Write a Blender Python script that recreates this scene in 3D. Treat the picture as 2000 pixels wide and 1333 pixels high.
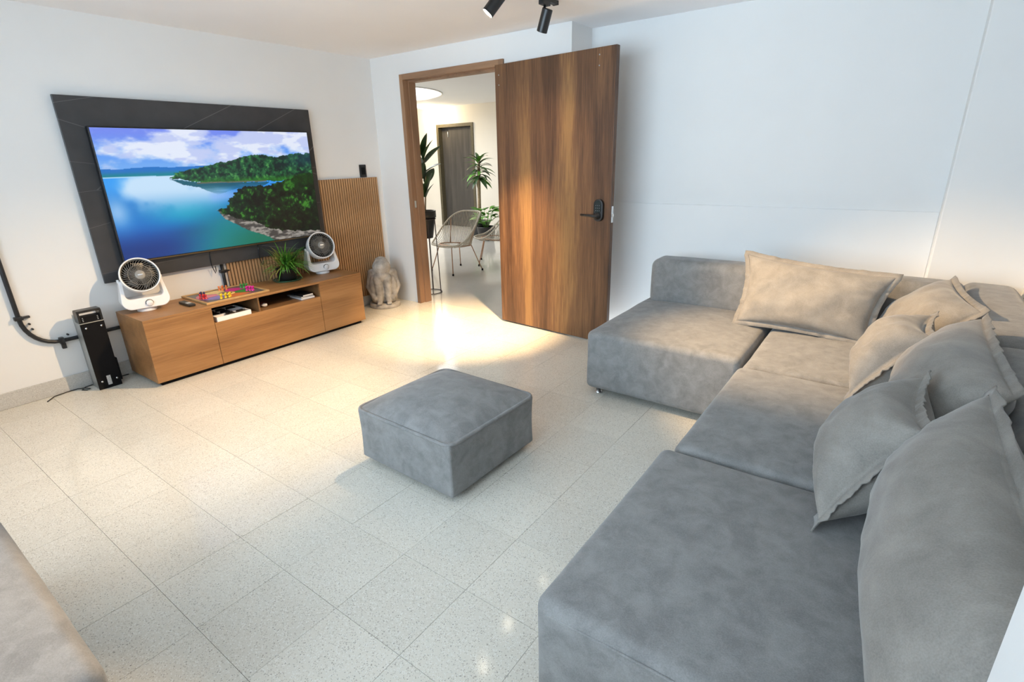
import bpy, bmesh, math, random
import numpy as np
from mathutils import Vector, Matrix, noise, Quaternion

for o in list(bpy.data.objects): bpy.data.objects.remove(o)
SC = bpy.context.scene
COL = SC.collection
PI = math.pi
def sstep1(a, b, x): t = max(0, min(1, (x-a)/(b-a))); return t*t*(3-2*t)
random.seed(7)

# ------------------------------------------------------------------ camera
CAM = Vector((4.2604, -3.6671, 1.398)); YAW, PITCH, ROLL, FPX = -0.6333, 0.3383, -0.0239, 1021.3
def cam_axes():
    cy, sy, cp, sp = math.cos(YAW), math.sin(YAW), math.cos(PITCH), math.sin(PITCH)
    fw = Vector((sy*cp, cy*cp, -sp)); rt = Vector((cy, -sy, 0)); up = rt.cross(fw)
    c, s = math.cos(ROLL), math.sin(ROLL)
    return fw, c*rt + s*up, -s*rt + c*up
FW, RT, UP = cam_axes()
cd = bpy.data.cameras.new('camera'); cam = bpy.data.objects.new('camera', cd); COL.objects.link(cam)
cd.sensor_width = 36; cd.sensor_fit = 'HORIZONTAL'; cd.lens = FPX/2000*36; cd.clip_start = 0.02
cam.matrix_world = Matrix(((RT.x, UP.x, -FW.x, CAM.x), (RT.y, UP.y, -FW.y, CAM.y), (RT.z, UP.z, -FW.z, CAM.z), (0, 0, 0, 1)))
SC.camera = cam

# ------------------------------------------------------------------ world, added fill, hall skylight, exposure
wd = bpy.data.worlds.new('world'); SC.world = wd; wd.use_nodes = True
bg = wd.node_tree.nodes['Background']; bg.inputs[0].default_value = (0.86, 0.93, 1.0, 1); bg.inputs[1].default_value = 5.0
def area(name, loc, target, sx, sy, power, col, spread=PI):
    l = bpy.data.lights.new(name, 'AREA'); l.spread = spread; l.shape = 'RECTANGLE'; l.size = sx; l.size_y = sy; l.energy = power; l.color = col
    o = bpy.data.objects.new(name, l); COL.objects.link(o); o.location = loc
    o.rotation_euler = (Vector(target)-Vector(loc)).to_track_quat('-Z', 'Y').to_euler()
    return o
area('added_cool_fill', (2.6, -4.52, 1.45), (2.6, 0, 2.3), 3.0, 1.5, 50, (0.60, 0.82, 1.0), math.radians(125))  # cool fill added behind the camera, standing in for a flash
area('hall_skylight', (-3.0, 2.42, 2.62), (-3.0, 2.42, 0), 1.9, 1.9, 82, (0.93, 0.97, 1.0))
SC.view_settings.view_transform = 'Standard'; SC.view_settings.look = 'None'
SC.view_settings.exposure = 0.0; SC.view_settings.gamma = 1.0; SC.view_settings.use_curve_mapping = False

# ------------------------------------------------------------------ materials
def newmat(name):
    m = bpy.data.materials.new(name); m.use_nodes = True
    return m, m.node_tree, m.node_tree.nodes['Principled BSDF']
def N(nt, t, **kw):
    n = nt.nodes.new(t)
    for k, v in kw.items(): setattr(n, k, v)
    return n
def plain(name, col, rough=0.5, metal=0.0, spec=0.5, var=0.0, scale=30, bump=0.0):
    m, nt, b = newmat(name)
    b.inputs['Roughness'].default_value = rough; b.inputs['Metallic'].default_value = metal
    b.inputs['Specular IOR Level'].default_value = spec
    tc = N(nt, 'ShaderNodeTexCoord'); nz = N(nt, 'ShaderNodeTexNoise'); nz.inputs['Scale'].default_value = scale; nz.inputs['Detail'].default_value = 4
    nt.links.new(tc.outputs['Object'], nz.inputs['Vector'])
    r = N(nt, 'ShaderNodeValToRGB')
    c = Vector(col)
    r.color_ramp.elements[0].position = .3; r.color_ramp.elements[1].position = .7
    r.color_ramp.elements[0].color = (*[max(0, x*(1-var)) for x in c], 1); r.color_ramp.elements[1].color = (*[min(1, x*(1+var)) for x in c], 1)
    nt.links.new(nz.outputs['Fac'], r.inputs[0]); nt.links.new(r.outputs[0], b.inputs['Base Color'])
    if bump:
        bp = N(nt, 'ShaderNodeBump'); bp.inputs['Strength'].default_value = bump; bp.inputs['Distance'].default_value = .004
        nt.links.new(nz.outputs['Fac'], bp.inputs['Height']); nt.links.new(bp.outputs[0], b.inputs['Normal'])
    return m
def emit(name, col, s):
    m, nt, b = newmat(name); b.inputs['Base Color'].default_value = (*col, 1)
    b.inputs['Emission Color'].default_value = (*col, 1); b.inputs['Emission Strength'].default_value = s
    return m
def wood(name, stops, axis, gscale=1.0, fine=60, rough=.42, band=1.6, bump=.06):
    """grain along axis (0,1,2); stops = colours dark -> light"""
    m, nt, b = newmat(name); b.inputs['Roughness'].default_value = rough; b.inputs['Specular IOR Level'].default_value = .35
    tc = N(nt, 'ShaderNodeTexCoord')
    mp = N(nt, 'ShaderNodeMapping'); s = [6.0*gscale]*3; s[axis] = .45*gscale; mp.inputs['Scale'].default_value = s
    nt.links.new(tc.outputs['Object'], mp.inputs['Vector'])
    n1 = N(nt, 'ShaderNodeTexNoise'); n1.inputs['Scale'].default_value = band; n1.inputs['Detail'].default_value = 5; n1.inputs['Roughness'].default_value = .55; n1.inputs['Distortion'].default_value = .5
    mp2 = N(nt, 'ShaderNodeMapping'); s2 = [fine*gscale]*3; s2[axis] = fine*.035*gscale; mp2.inputs['Scale'].default_value = s2
    nt.links.new(tc.outputs['Object'], mp2.inputs['Vector'])
    n2 = N(nt, 'ShaderNodeTexNoise'); n2.inputs['Scale'].default_value = 1.6; n2.inputs['Detail'].default_value = 4; n2.inputs['Roughness'].default_value = .65
    nt.links.new(mp.outputs[0], n1.inputs['Vector']); nt.links.new(mp2.outputs[0], n2.inputs['Vector'])
    mx = N(nt, 'ShaderNodeMath', operation='MULTIPLY_ADD'); mx.inputs[1].default_value = .42; mx.inputs[2].default_value = -.21
    nt.links.new(n2.outputs['Fac'], mx.inputs[0])
    ad = N(nt, 'ShaderNodeMath', operation='ADD'); nt.links.new(n1.outputs['Fac'], ad.inputs[0]); nt.links.new(mx.outputs[0], ad.inputs[1])
    r = N(nt, 'ShaderNodeValToRGB'); cr = r.color_ramp
    n = len(stops)
    while len(cr.elements) < n: cr.elements.new(.5)
    for i, c in enumerate(stops):
        cr.elements[i].position = .3 + .4*i/(n-1); cr.elements[i].color = (*c, 1)
    nt.links.new(ad.outputs[0], r.inputs[0]); nt.links.new(r.outputs[0], b.inputs['Base Color'])
    bp = N(nt, 'ShaderNodeBump'); bp.inputs['Strength'].default_value = bump; bp.inputs['Distance'].default_value = .003
    nt.links.new(n2.outputs['Fac'], bp.inputs['Height']); nt.links.new(bp.outputs[0], b.inputs['Normal'])
    return m
def fabric(name, c0, c1, sc=5.0):
    m, nt, b = newmat(name); b.inputs['Roughness'].default_value = .9; b.inputs['Specular IOR Level'].default_value = .15
    b.inputs['Sheen Weight'].default_value = .25; b.inputs['Sheen Roughness'].default_value = .4
    tc = N(nt, 'ShaderNodeTexCoord')
    n1 = N(nt, 'ShaderNodeTexNoise'); n1.inputs['Scale'].default_value = sc; n1.inputs['Detail'].default_value = 6; n1.inputs['Roughness'].default_value = .62; n1.inputs['Distortion'].default_value = .4
    n2 = N(nt, 'ShaderNodeTexNoise'); n2.inputs['Scale'].default_value = 320; n2.inputs['Detail'].default_value = 2
    for n in (n1, n2): nt.links.new(tc.outputs['Object'], n.inputs['Vector'])
    mx = N(nt, 'ShaderNodeMath', operation='MULTIPLY_ADD'); mx.inputs[1].default_value = .5; mx.inputs[2].default_value = -.25
    nt.links.new(n2.outputs['Fac'], mx.inputs[0])
    ad = N(nt, 'ShaderNodeMath', operation='ADD'); nt.links.new(n1.outputs['Fac'], ad.inputs[0]); nt.links.new(mx.outputs[0], ad.inputs[1])
    r = N(nt, 'ShaderNodeValToRGB'); r.color_ramp.elements[0].position = .3; r.color_ramp.elements[1].position = .72
    r.color_ramp.elements[0].color = (*c0, 1); r.color_ramp.elements[1].color = (*c1, 1)
    nt.links.new(ad.outputs[0], r.inputs[0]); nt.links.new(r.outputs[0], b.inputs['Base Color'])
    bp = N(nt, 'ShaderNodeBump'); bp.inputs['Strength'].default_value = .25; bp.inputs['Distance'].default_value = .002
    nt.links.new(n2.outputs['Fac'], bp.inputs['Height']); nt.links.new(bp.outputs[0], b.inputs['Normal'])
    return m
def terrazzo(name, base, rough=.16, dark=1.0):
    m, nt, b = newmat(name); b.inputs['Roughness'].default_value = rough; b.inputs['Specular IOR Level'].default_value = .5
    ge = N(nt, 'ShaderNodeNewGeometry')
    n1 = N(nt, 'ShaderNodeTexNoise'); n1.inputs['Scale'].default_value = 1.7; n1.inputs['Detail'].default_value = 4
    nt.links.new(ge.outputs['Position'], n1.inputs['Vector'])
    oi = N(nt, 'ShaderNodeObjectInfo')
    r0 = N(nt, 'ShaderNodeValToRGB'); r0.color_ramp.elements[0].position = .3; r0.color_ramp.elements[1].position = .75
    r0.color_ramp.elements[0].color = (*[x*.93 for x in base], 1); r0.color_ramp.elements[1].color = (*[x*1.04 for x in base], 1)
    nt.links.new(n1.outputs['Fac'], r0.inputs[0])
    hs = N(nt, 'ShaderNodeHueSaturation'); nt.links.new(r0.outputs[0], hs.inputs['Color'])
    ma = N(nt, 'ShaderNodeMath', operation='MULTIPLY_ADD'); ma.inputs[1].default_value = .07; ma.inputs[2].default_value = .965
    nt.links.new(oi.outputs['Random'], ma.inputs[0]); nt.links.new(ma.outputs[0], hs.inputs['Value'])
    last = hs.outputs[0]
    for sc, thr, keep, col in ((165, .34, .72, (.30, .27, .23)), (88, .20, .78, (.15, .14, .12)), (210, .42, .62, (.84, .83, .78)), (205, .36, .66, (.44, .40, .33))):
        v = N(nt, 'ShaderNodeTexVoronoi'); v.inputs['Scale'].default_value = sc
        nt.links.new(ge.outputs['Position'], v.inputs['Vector'])
        lt = N(nt, 'ShaderNodeMath', operation='LESS_THAN'); lt.inputs[1].default_value = thr; nt.links.new(v.outputs['Distance'], lt.inputs[0])
        sp = N(nt, 'ShaderNodeSeparateColor'); nt.links.new(v.outputs['Color'], sp.inputs[0])
        gt = N(nt, 'ShaderNodeMath', operation='GREATER_THAN'); gt.inputs[1].default_value = keep; nt.links.new(sp.outputs[0], gt.inputs[0])
        mu = N(nt, 'ShaderNodeMath', operation='MULTIPLY'); nt.links.new(lt.outputs[0], mu.inputs[0]); nt.links.new(gt.outputs[0], mu.inputs[1])
        mm = N(nt, 'ShaderNodeMath', operation='MULTIPLY'); mm.inputs[1].default_value = .62*dark; nt.links.new(mu.outputs[0], mm.inputs[0])
        mi = N(nt, 'ShaderNodeMix', data_type='RGBA'); nt.links.new(mm.outputs[0], mi.inputs['Factor'])
        nt.links.new(last, mi.inputs['A']); mi.inputs['B'].default_value = (*col, 1); last = mi.outputs['Result']
    nt.links.new(last, b.inputs['Base Color'])
    return m
def slate(name):
    m, nt, b = newmat(name); b.inputs['Roughness'].default_value = .38
    tc = N(nt, 'ShaderNodeTexCoord')
    n1 = N(nt, 'ShaderNodeTexNoise'); n1.inputs['Scale'].default_value = 9; n1.inputs['Detail'].default_value = 8
    nt.links.new(tc.outputs['Object'], n1.inputs['Vector'])
    r = N(nt, 'ShaderNodeValToRGB'); r.color_ramp.elements[0].color = (.030, .031, .034, 1); r.color_ramp.elements[1].color = (.062, .062, .066, 1)
    nt.links.new(n1.outputs['Fac'], r.inputs[0])
    mp = N(nt, 'ShaderNodeMapping'); mp.inputs['Rotation'].default_value = (.75, 0, 0); mp.inputs['Scale'].default_value = (1, .5, 2.2)
    nt.links.new(tc.outputs['Object'], mp.inputs['Vector'])
    v = N(nt, 'ShaderNodeTexVoronoi', feature='DISTANCE_TO_EDGE'); v.inputs['Scale'].default_value = 1.5
    nt.links.new(mp.outputs[0], v.inputs['Vector'])
    lt = N(nt, 'ShaderNodeMath', operation='LESS_THAN'); lt.inputs[1].default_value = .0035; nt.links.new(v.outputs['Distance'], lt.inputs[0])
    mu = N(nt, 'ShaderNodeMath', operation='MULTIPLY'); mu.inputs[1].default_value = .45; nt.links.new(lt.outputs[0], mu.inputs[0])
    mi = N(nt, 'ShaderNodeMix', data_type='RGBA'); nt.links.new(mu.outputs[0], mi.inputs['Factor']); nt.links.new(r.outputs[0], mi.inputs['A']); mi.inputs['B'].default_value = (.2, .2, .2, 1)
    nt.links.new(mi.outputs['Result'], b.inputs['Base Color'])
    return m

M = {}
M['wall'] = plain('white_wall_paint', (.80, .80, .79), .75, var=.012, scale=3, spec=.25)
M['ceiling'] = plain('white_ceiling_paint', (.87, .87, .88), .85, var=.01, scale=2, spec=.15)
M['hallwall'] = plain('cream_hall_paint', (.80, .76, .68), .75, var=.012, scale=3, spec=.2)
M['tile'] = terrazzo('terrazzo_tile', (.70, .665, .580), .11, 1.0)
M['grout'] = plain('floor_grout', (.48, .41, .31), .8, var=.2, scale=8)
M['skirt'] = terrazzo('terrazzo_skirting', (.56, .55, .52), .3, .7)
M['hallfloor'] = terrazzo('polished_hall_floor', (.60, .575, .53), .12, .25)
M['door'] = wood('walnut_door_laminate', [(.048, .025, .015), (.105, .052, .027), (.175, .088, .042), (.30, .16, .062)], 2, 1.0, 85, .4, .80, .05)
M['frame'] = wood('walnut_door_frame', [(.20, .115, .065), (.29, .165, .095), (.36, .21, .12)], 2, 1.0, 70, .45)
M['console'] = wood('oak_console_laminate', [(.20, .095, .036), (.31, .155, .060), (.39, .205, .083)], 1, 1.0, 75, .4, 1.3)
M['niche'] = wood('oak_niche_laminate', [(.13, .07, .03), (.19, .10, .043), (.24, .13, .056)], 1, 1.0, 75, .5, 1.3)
M['slat'] = wood('oak_slat', [(.34, .19, .09), (.46, .265, .13), (.55, .33, .17)], 2, 1.0, 80, .5, 3.5)
M['slatback'] = plain('dark_slat_backing', (.10, .055, .028), .8, var=.2)
M['slate'] = slate('slate_panel')
M['black'] = plain('black_plastic', (.012, .012, .013), .35, var=.1)
M['blackmatte'] = plain('black_matte', (.006, .006, .007), .7, var=.1, spec=.15)
M['blackpipe'] = plain('black_conduit_paint', (.012, .013, .016), .4, var=.1)
M['fabric'] = fabric('grey_brown_velvet', (.190, .187, .184), (.290, .286, .280), 15)
M['cushion'] = fabric('grey_brown_linen', (.215, .200, .182), (.325, .302, .272), 9)
M['white'] = plain('white_plastic', (.80, .79, .79), .35, var=.01)
M['fandark'] = plain('dark_grey_fan_plastic', (.085, .08, .075), .35, var=.1)
M['fangrey'] = plain('grey_fan_hub', (.26, .25, .23), .35, var=.05)
M['chrome'] = plain('chrome', (.75, .75, .75), .18, 1.0)
M['silver'] = plain('brushed_silver', (.42, .44, .44), .4, .6, var=.08)
M['stone'] = plain('weathered_stone', (.42, .39, .35), .9, var=.32, scale=16, bump=.5, spec=.2)
M['leaf'] = plain('green_leaf', (.11, .31, .04), .4, var=.45, scale=22)
M['leafdark'] = plain('dark_green_leaf', (.032, .075, .022), .35, var=.4, scale=9)
M['leafyellow'] = plain('yellow_green_leaf', (.30, .30, .06), .5, var=.3, scale=20)
M['trunk'] = plain('pale_trunk', (.36, .27, .17), .8, var=.3, scale=25)
M['greenglass'] = plain('green_saucer', (.03, .10, .06), .25, var=.1)
M['darkdoor'] = wood('dark_grey_door', [(.045, .042, .038), (.065, .06, .055), (.085, .078, .07)], 2, 1, 60, .5)
M['darkframe'] = plain('dark_olive_frame', (.10, .085, .05), .5, var=.15)
M['rosegold'] = plain('copper_metal_leg', (.42, .24, .15), .35, .8)
M['wire'] = plain('dark_wire', (.10, .08, .08), .4, .5)
M['cord'] = plain('cream_cord', (.62, .56, .46), .6, var=.12)
M['lampon'] = emit('lit_lamp_lens', (1.0, .86, .66), 60)
M['halllamp'] = emit('lit_ceiling_lamp', (1.0, .88, .68), 9)
M['skyglass'] = emit('bright_skylight_pane', (.93, .96, 1.0), 2.2)
M['glass'] = plain('added_window_glass', (.9, .95, 1), .05)
nt = M['glass'].node_tree; nt.nodes['Principled BSDF'].inputs['Transmission Weight'].default_value = 1
COLS = dict(yellow=(.75, .52, .01), red=(.55, .02, .02), magenta=(.62, .01, .30), green=(.03, .28, .05), blue=(.01, .02, .10), orange=(.65, .18, .05), board=(.10, .10, .11), cream=(.80, .60, .22), pink=(.70, .16, .25), purple=(.20, .16, .50))
for k, c in COLS.items(): M['c_'+k] = plain('game_'+k, c, .35, var=.04)

# ------------------------------------------------------------------ mesh helpers
class MB:
    def __init__(s): s.v = []; s.f = []; s.sm = []
    def add(s, vs, fs, smooth=True):
        n = len(s.v); s.v += [tuple(p) for p in vs]; s.f += [tuple(i+n for i in f) for f in fs]; s.sm += [smooth]*len(fs); return s
    def box(s, a, b):
        x0, y0, z0 = a; x1, y1, z1 = b
        v = [(x0,y0,z0),(x1,y0,z0),(x1,y1,z0),(x0,y1,z0),(x0,y0,z1),(x1,y0,z1),(x1,y1,z1),(x0,y1,z1)]
        return s.add(v, [(0,3,2,1),(4,5,6,7),(0,1,5,4),(1,2,6,5),(2,3,7,6),(3,0,4,7)], False)
    def tube(s, pts, r, n=10, closed=False, cap=True):
        pts = [Vector(p) for p in pts]; m = len(pts); vs = []; fs = []
        rr = r if isinstance(r, (list, tuple)) else [r]*m
        prev = None
        for i, p in enumerate(pts):
            if closed: t = pts[(i+1) % m]-pts[i-1]
            else: t = pts[min(i+1, m-1)]-pts[max(i-1, 0)]
            t.normalize()
            if prev is None:
                a = Vector((0,0,1)) if abs(t.z) < .9 else Vector((1,0,0))
                u = t.cross(a).normalized()
            else:
                u = prev-t*prev.dot(t); u.normalize()
            prev = u; w = t.cross(u)
            for k in range(n):
                an = 2*PI*k/n; vs.append(p+rr[i]*(math.cos(an)*u+math.sin(an)*w))
        for i in range(m if closed else m-1):
            a = i*n; b = ((i+1) % m)*n
            for k in range(n): fs.append((a+k, a+(k+1) % n, b+(k+1) % n, b+k))
        if cap and not closed:
            fs.append(tuple(range(n))[::-1]); fs.append(tuple(range((m-1)*n, m*n)))
        return s.add(vs, fs)
    def lathe(s, prof, n=32, axis='z', at=(0,0,0), cap=True):
        """prof: list of (r, h)"""
        at = Vector(at); vs = []; fs = []
        for r, h in prof:
            for k in range(n):
                a = 2*PI*k/n; c, q = r*math.cos(a), r*math.sin(a)
                p = {'z': (c, q, h), 'x': (h, c, q), 'y': (q, h, c)}[axis]
                vs.append(at+Vector(p))
        for i in range(len(prof)-1):
            for k in range(n): fs.append((i*n+k, i*n+(k+1) % n, (i+1)*n+(k+1) % n, (i+1)*n+k))
        if cap:
            fs.append(tuple(range(n))[::-1]); fs.append(tuple(range((len(prof)-1)*n, len(prof)*n)))
        return s.add(vs, fs)
    def sphere(s, c, r, nu=16, nv=10):
        c = Vector(c); r = Vector(r) if not isinstance(r, (int, float)) else Vector((r, r, r)); vs = []; fs = []
        for j in range(nv+1):
            ph = PI*j/nv
            for i in range(nu):
                th = 2*PI*i/nu
                vs.append(c+Vector((r.x*math.sin(ph)*math.cos(th), r.y*math.sin(ph)*math.sin(th), r.z*math.cos(ph))))
        for j in range(nv):
            for i in range(nu): fs.append((j*nu+i, (j+1)*nu+i, (j+1)*nu+(i+1) % nu, j*nu+(i+1) % nu))
        return s.add(vs, fs)
    def xf(s, mat):
        s.v = [tuple(mat @ Vector(p)) for p in s.v]; return s

WL = {}
def link_mesh(name, mb, mat, parent=None, local=False):
    """mesh object; coordinates are world ones unless local; parents carry no rotation while building"""
    me = bpy.data.meshes.new(name)
    off = WL.get(parent.name, Vector((0,0,0))) if (parent is not None and not local) else Vector((0,0,0))
    me.from_pydata([tuple(Vector(p)-off) for p in mb.v], [], mb.f)
    me.polygons.foreach_set('use_smooth', mb.sm); me.update()
    bm = bmesh.new(); bm.from_mesh(me); bmesh.ops.recalc_face_normals(bm, faces=bm.faces); bm.to_mesh(me); bm.free()
    me.materials.append(M[mat] if isinstance(mat, str) else mat)
    o = bpy.data.objects.new(name, me); COL.objects.link(o)
    if parent is not None: o.parent = parent
    WL[o.name] = off
    return o
def autosmooth(o, ang=40):
    me = o.data
    bm = bmesh.new(); bm.from_mesh(me)
    for e in bm.edges:
        if len(e.link_faces) == 2 and e.calc_face_angle(0) > math.radians(ang): e.smooth = False
    bm.to_mesh(me); bm.free()
    return o
def bev(o, w, seg=2):
    b = o.modifiers.new('bevel', 'BEVEL'); b.width = w; b.segments = seg; b.limit_method = 'ANGLE'; b.angle_limit = math.radians(40); b.harden_normals = False
    return o
def tag(o, label, cat, group=None, kind=None):
    o['label'] = label; o['category'] = cat
    if group: o['group'] = group
    if kind: o['kind'] = kind
    return o
def thing(name, label, cat, loc=(0,0,0), group=None, kind=None):
    o = bpy.data.objects.new(name, None); COL.objects.link(o); o.location = loc; o.empty_display_size = .05
    WL[o.name] = Vector(loc); tag(o, label, cat, group, kind); return o
def top(name, mb, mat, label, cat, group=None, kind=None, base=None):
    """single-mesh thing with its origin at base"""
    b = Vector(base) if base else Vector((0,0,0))
    mb.v = [tuple(Vector(p)-b) for p in mb.v]
    o = link_mesh(name, mb, mat); o.location = b; WL[o.name] = b
    return tag(o, label, cat, group, kind)
def copy_tree(o, parent=None):
    c = o.copy(); COL.objects.link(c); c.parent = parent
    for ch in o.children: copy_tree(ch, c)
    return c
def boxm(a, b): return MB().box(a, b)

def graded(n, r, L):
    """positions from -L/2 to L/2, dense in the fillets"""
    h = L/2; k = 5
    e = [-h + r*(i/k) for i in range(k)]
    mid = [-h+r+(L-2*r)*i/n for i in range(n+1)]
    return e+mid+[-x for x in e[::-1]]
def soft_block(a, b, r, n=(14, 14, 5), crown=0.0, wob=.004, seed=0, sag=0.0, cpow=2.0, lean=None):
    """rounded upholstered block between corners a and b"""
    a = Vector(a); b = Vector(b); c = (a+b)/2; S = b-a
    g = [graded(n[i], r, S[i]) for i in range(3)]
    idx = {}; vs = []; fs = []
    def vid(p):
        k = (round(p[0], 5), round(p[1], 5), round(p[2], 5))
        if k not in idx: idx[k] = len(vs); vs.append(Vector(p))
        return idx[k]
    for ax in range(3):
        u, w = (ax+1) % 3, (ax+2) % 3
        for sgn in (-1, 1):
            for i in range(len(g[u])-1):
                for j in range(len(g[w])-1):
                    q = []
                    for (ii, jj) in ((i,j),(i+1,j),(i+1,j+1),(i,j+1)):
                        p = [0,0,0]; p[ax] = sgn*S[ax]/2; p[u] = g[u][ii]; p[w] = g[w][jj]; q.append(vid(p))
                    fs.append(tuple(q) if sgn > 0 else tuple(q[::-1]))
    out = []
    for p in vs:
        q = Vector([max(-S[i]/2+r, min(S[i]/2-r, p[i])) for i in range(3)])
        dv = p-q
        nrm = dv.normalized() if dv.length > 1e-9 else Vector((0,0,1))
        x = q+nrm*r
        u, v, t = x.x/(S.x/2), x.y/(S.y/2), (x.z+S.z/2)/S.z
        if crown and t > .5:
            x.z += crown*max(0, 1-abs(u)**cpow)*max(0, 1-abs(v)**cpow)*min(1, (t-.5)*2.2)
        if t < .98 and sag: x.x += sag*nrm.x*math.sin(PI*t); x.y += sag*nrm.y*math.sin(PI*t)
        w = noise.noise(Vector((x.x*3.1+seed*7.3, x.y*3.1, x.z*3.1)))*.7+noise.noise(Vector((x.x*8+seed, x.y*8+3, x.z*8)))*.3
        x += nrm*w*wob
        out.append(c+x)
    return MB().add(out, fs)

# ================================================================== STRUCTURE
H = 2.29; YB = .303; XR = 4.86; YF = -4.6
def struct(name, mb, mat, label, cat, parent=None):
    o = link_mesh(name, mb, mat, parent)
    if parent is None: tag(o, label, cat, None, 'structure')
    return o
# floor slab with terrazzo tiles
fl = struct('floor', boxm((-.2, YF-.1, -.12), (5.0, .05, -.010)), 'grout', 'speckled cream terrazzo tile floor of the living room', 'floor')
T = .3035; g = .0012
tm = None
for i in range(17):
    for j in range(16):
        x0 = .853+T*(i-3); y0 = -2.03+T*(j-9)
        if x0+T < -.02 or y0+T < YF or x0 > XR or y0 > .04: continue
        if x0+T > 5.0: continue
        if tm is None:
            m = boxm((g/2, g/2, -.010), (T-g/2, T-g/2, 0)); o = link_mesh('tile', m, 'tile', fl); tm = o.data
        else:
            o = bpy.data.objects.new('tile', tm); COL.objects.link(o); o.parent = fl
        o.location = (x0, y0, random.uniform(-.0003, .0003))
# walls
struct('wall_left', boxm((-.15, YF-.15, -.12), (0, 0.12, 2.45)), 'wall', 'white wall on which the television hangs', 'wall')
wb = MB()
wb.box((0, 0, -.02), (.40, .12, 2.6)); wb.box((.40, 0, 2.11), (1.545, .12, 2.6)); wb.box((1.545, 0, -.02), (2.157, .12, 2.6)); wb.box((2.037, .12, -.02), (2.157, YB+.12, 2.6))
struct('wall_back', wb, 'wall', 'white wall around the wooden doorway', 'wall')
wr = struct('wall_recess', boxm((2.157, YB, -.02), (4.446, YB+.12, 2.45)), 'wall', 'white recessed wall behind the open door and sofa', 'wall')
bev(struct('dado_panel', boxm((2.157, YB-.012, 0), (4.446, YB, 1.041)), 'wall', '', '', wr), .004)
bev(struct('wall_pilaster', boxm((4.446, .10, -.02), (5.0, YB+.12, 2.45)), 'wall', 'white pilaster behind the corner of the sofa', 'wall'), .006, 2)
struct('wall_right', boxm((XR, -3.06, -.02), (XR+.14, .10, 2.45)), 'wall', 'white wall behind the long run of the sofa', 'wall')
bev(struct('wall_return', boxm((4.420, YF-.1, -.02), (5.0, -3.06, 2.45)), 'wall', 'white wall return at the near end of the sofa', 'wall'), .004)
# front wall behind the camera; its window is made up to carry the fill
wf = MB()
wf.box((0, YF-.15, -.02), (1.0, YF, 2.45)); wf.box((4.2, YF-.15, -.02), (4.423, YF, 2.45)); wf.box((1.0, YF-.15, -.02), (4.2, YF, .68)); wf.box((1.0, YF-.15, 2.22), (4.2, YF, 2.45))
struct('wall_front', wf, 'wall', 'white wall with an added wide window opposite the doorway', 'wall')
w1 = thing('added_window', 'unseen black framed window added for the fill light opposite the doorway', 'window', (2.6, YF-.1, .68), None, 'structure')
for a, b in (((1.0, YF-.12, .68), (1.04, YF-.07, 2.22)), ((4.16, YF-.12, .68), (4.2, YF-.07, 2.22)), ((2.58, YF-.12, .68), (2.62, YF-.07, 2.22)), ((1.0, YF-.12, .68), (4.2, YF-.07, .72)), ((1.0, YF-.12, 2.18), (4.2, YF-.07, 2.22))):
    link_mesh('added_window_frame', boxm(a, b), 'black', w1)
for a in (1.04, 2.62): link_mesh('pane', boxm((a, YF-.1, .72), (a+1.54, YF-.094, 2.18)), 'glass', w1)
struct('ceiling', boxm((-.15, YF-.15, H), (5.0, YB+.1, H+.12)), 'ceiling', 'plain white ceiling of the living room', 'ceiling')
bl = struct('baseboard_left', boxm((0, YF, 0), (.012, -.002, .102)), 'skirt', 'grey terrazzo skirting along the television wall', 'baseboard'); bev(bl, .003)

# hall beyond the doorway
HC = 2.40
struct('floor_hall', boxm((-5.4, .05, -.12), (2.3, 5.2, 0)), 'hallfloor', 'pale polished floor of the hall beyond the doorway', 'floor')
hb = MB()
hb.box((-5.3, 5.0, -.02), (-3.93, 5.15, 2.6)); hb.box((-2.93, 5.0, -.02), (2.2, 5.15, 2.6)); hb.box((-3.93, 5.0, 2.07), (-2.93, 5.15, 2.6)); hb.box((-3.93, 5.13, -.02), (-2.93, 5.15, 2.6))
struct('wall_hall_far', hb, 'hallwall', 'cream far wall of the hall around the dark door', 'wall')
struct('wall_hall_left', boxm((-5.3, .0, -.02), (-5.15, 5.0, 2.6)), 'hallwall', 'cream left wall of the hall', 'wall')
struct('wall_hall_near', boxm((-5.3, .0, -.02), (-.15, .12, 2.6)), 'hallwall', 'cream near wall of the hall beside the doorway', 'wall')
struct('wall_hall_right', boxm((2.16, .42, -.02), (2.3, 5.0, 2.6)), 'hallwall', 'cream right wall of the hall', 'wall')
# hall ceiling with round opening
cx, cy, cr = -3.0, 2.42, 1.20
x0, x1, y0, y1 = -5.3, 2.3, .1, 5.1
angs = sorted([2*PI*k/72 for k in range(72)]+[math.atan2(yy-cy, xx-cx) % (2*PI) for xx in (x0, x1) for yy in (y0, y1)])
vs = []; n = len(angs)
for a in angs:
    c, s = math.cos(a), math.sin(a)
    t = min([(x1-cx)/c if c > 1e-9 else 1e9, (x0-cx)/c if c < -1e-9 else 1e9, (y1-cy)/s if s > 1e-9 else 1e9, (y0-cy)/s if s < -1e-9 else 1e9])
    vs += [(cx+cr*c, cy+cr*s, HC), (cx+t*c, cy+t*s, HC), (cx+cr*c, cy+cr*s, HC+.3)]
fs = []
for k in range(n):
    j = (k+1) % n
    fs += [(3*k, 3*k+1, 3*j+1, 3*j), (3*k, 3*j, 3*j+2, 3*k+2)]
hcl = struct('ceiling_hall', MB().add(vs, fs, False), 'ceiling', 'white hall ceiling with a round skylight opening', 'ceiling')
sm = hcl.modifiers.new('solid', 'SOLIDIFY'); sm.thickness = .02; sm.offset = 1
sk = thing('window_2', 'round bright skylight in the hall ceiling', 'window', (cx, cy, HC+.28), None, 'structure')
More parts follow.
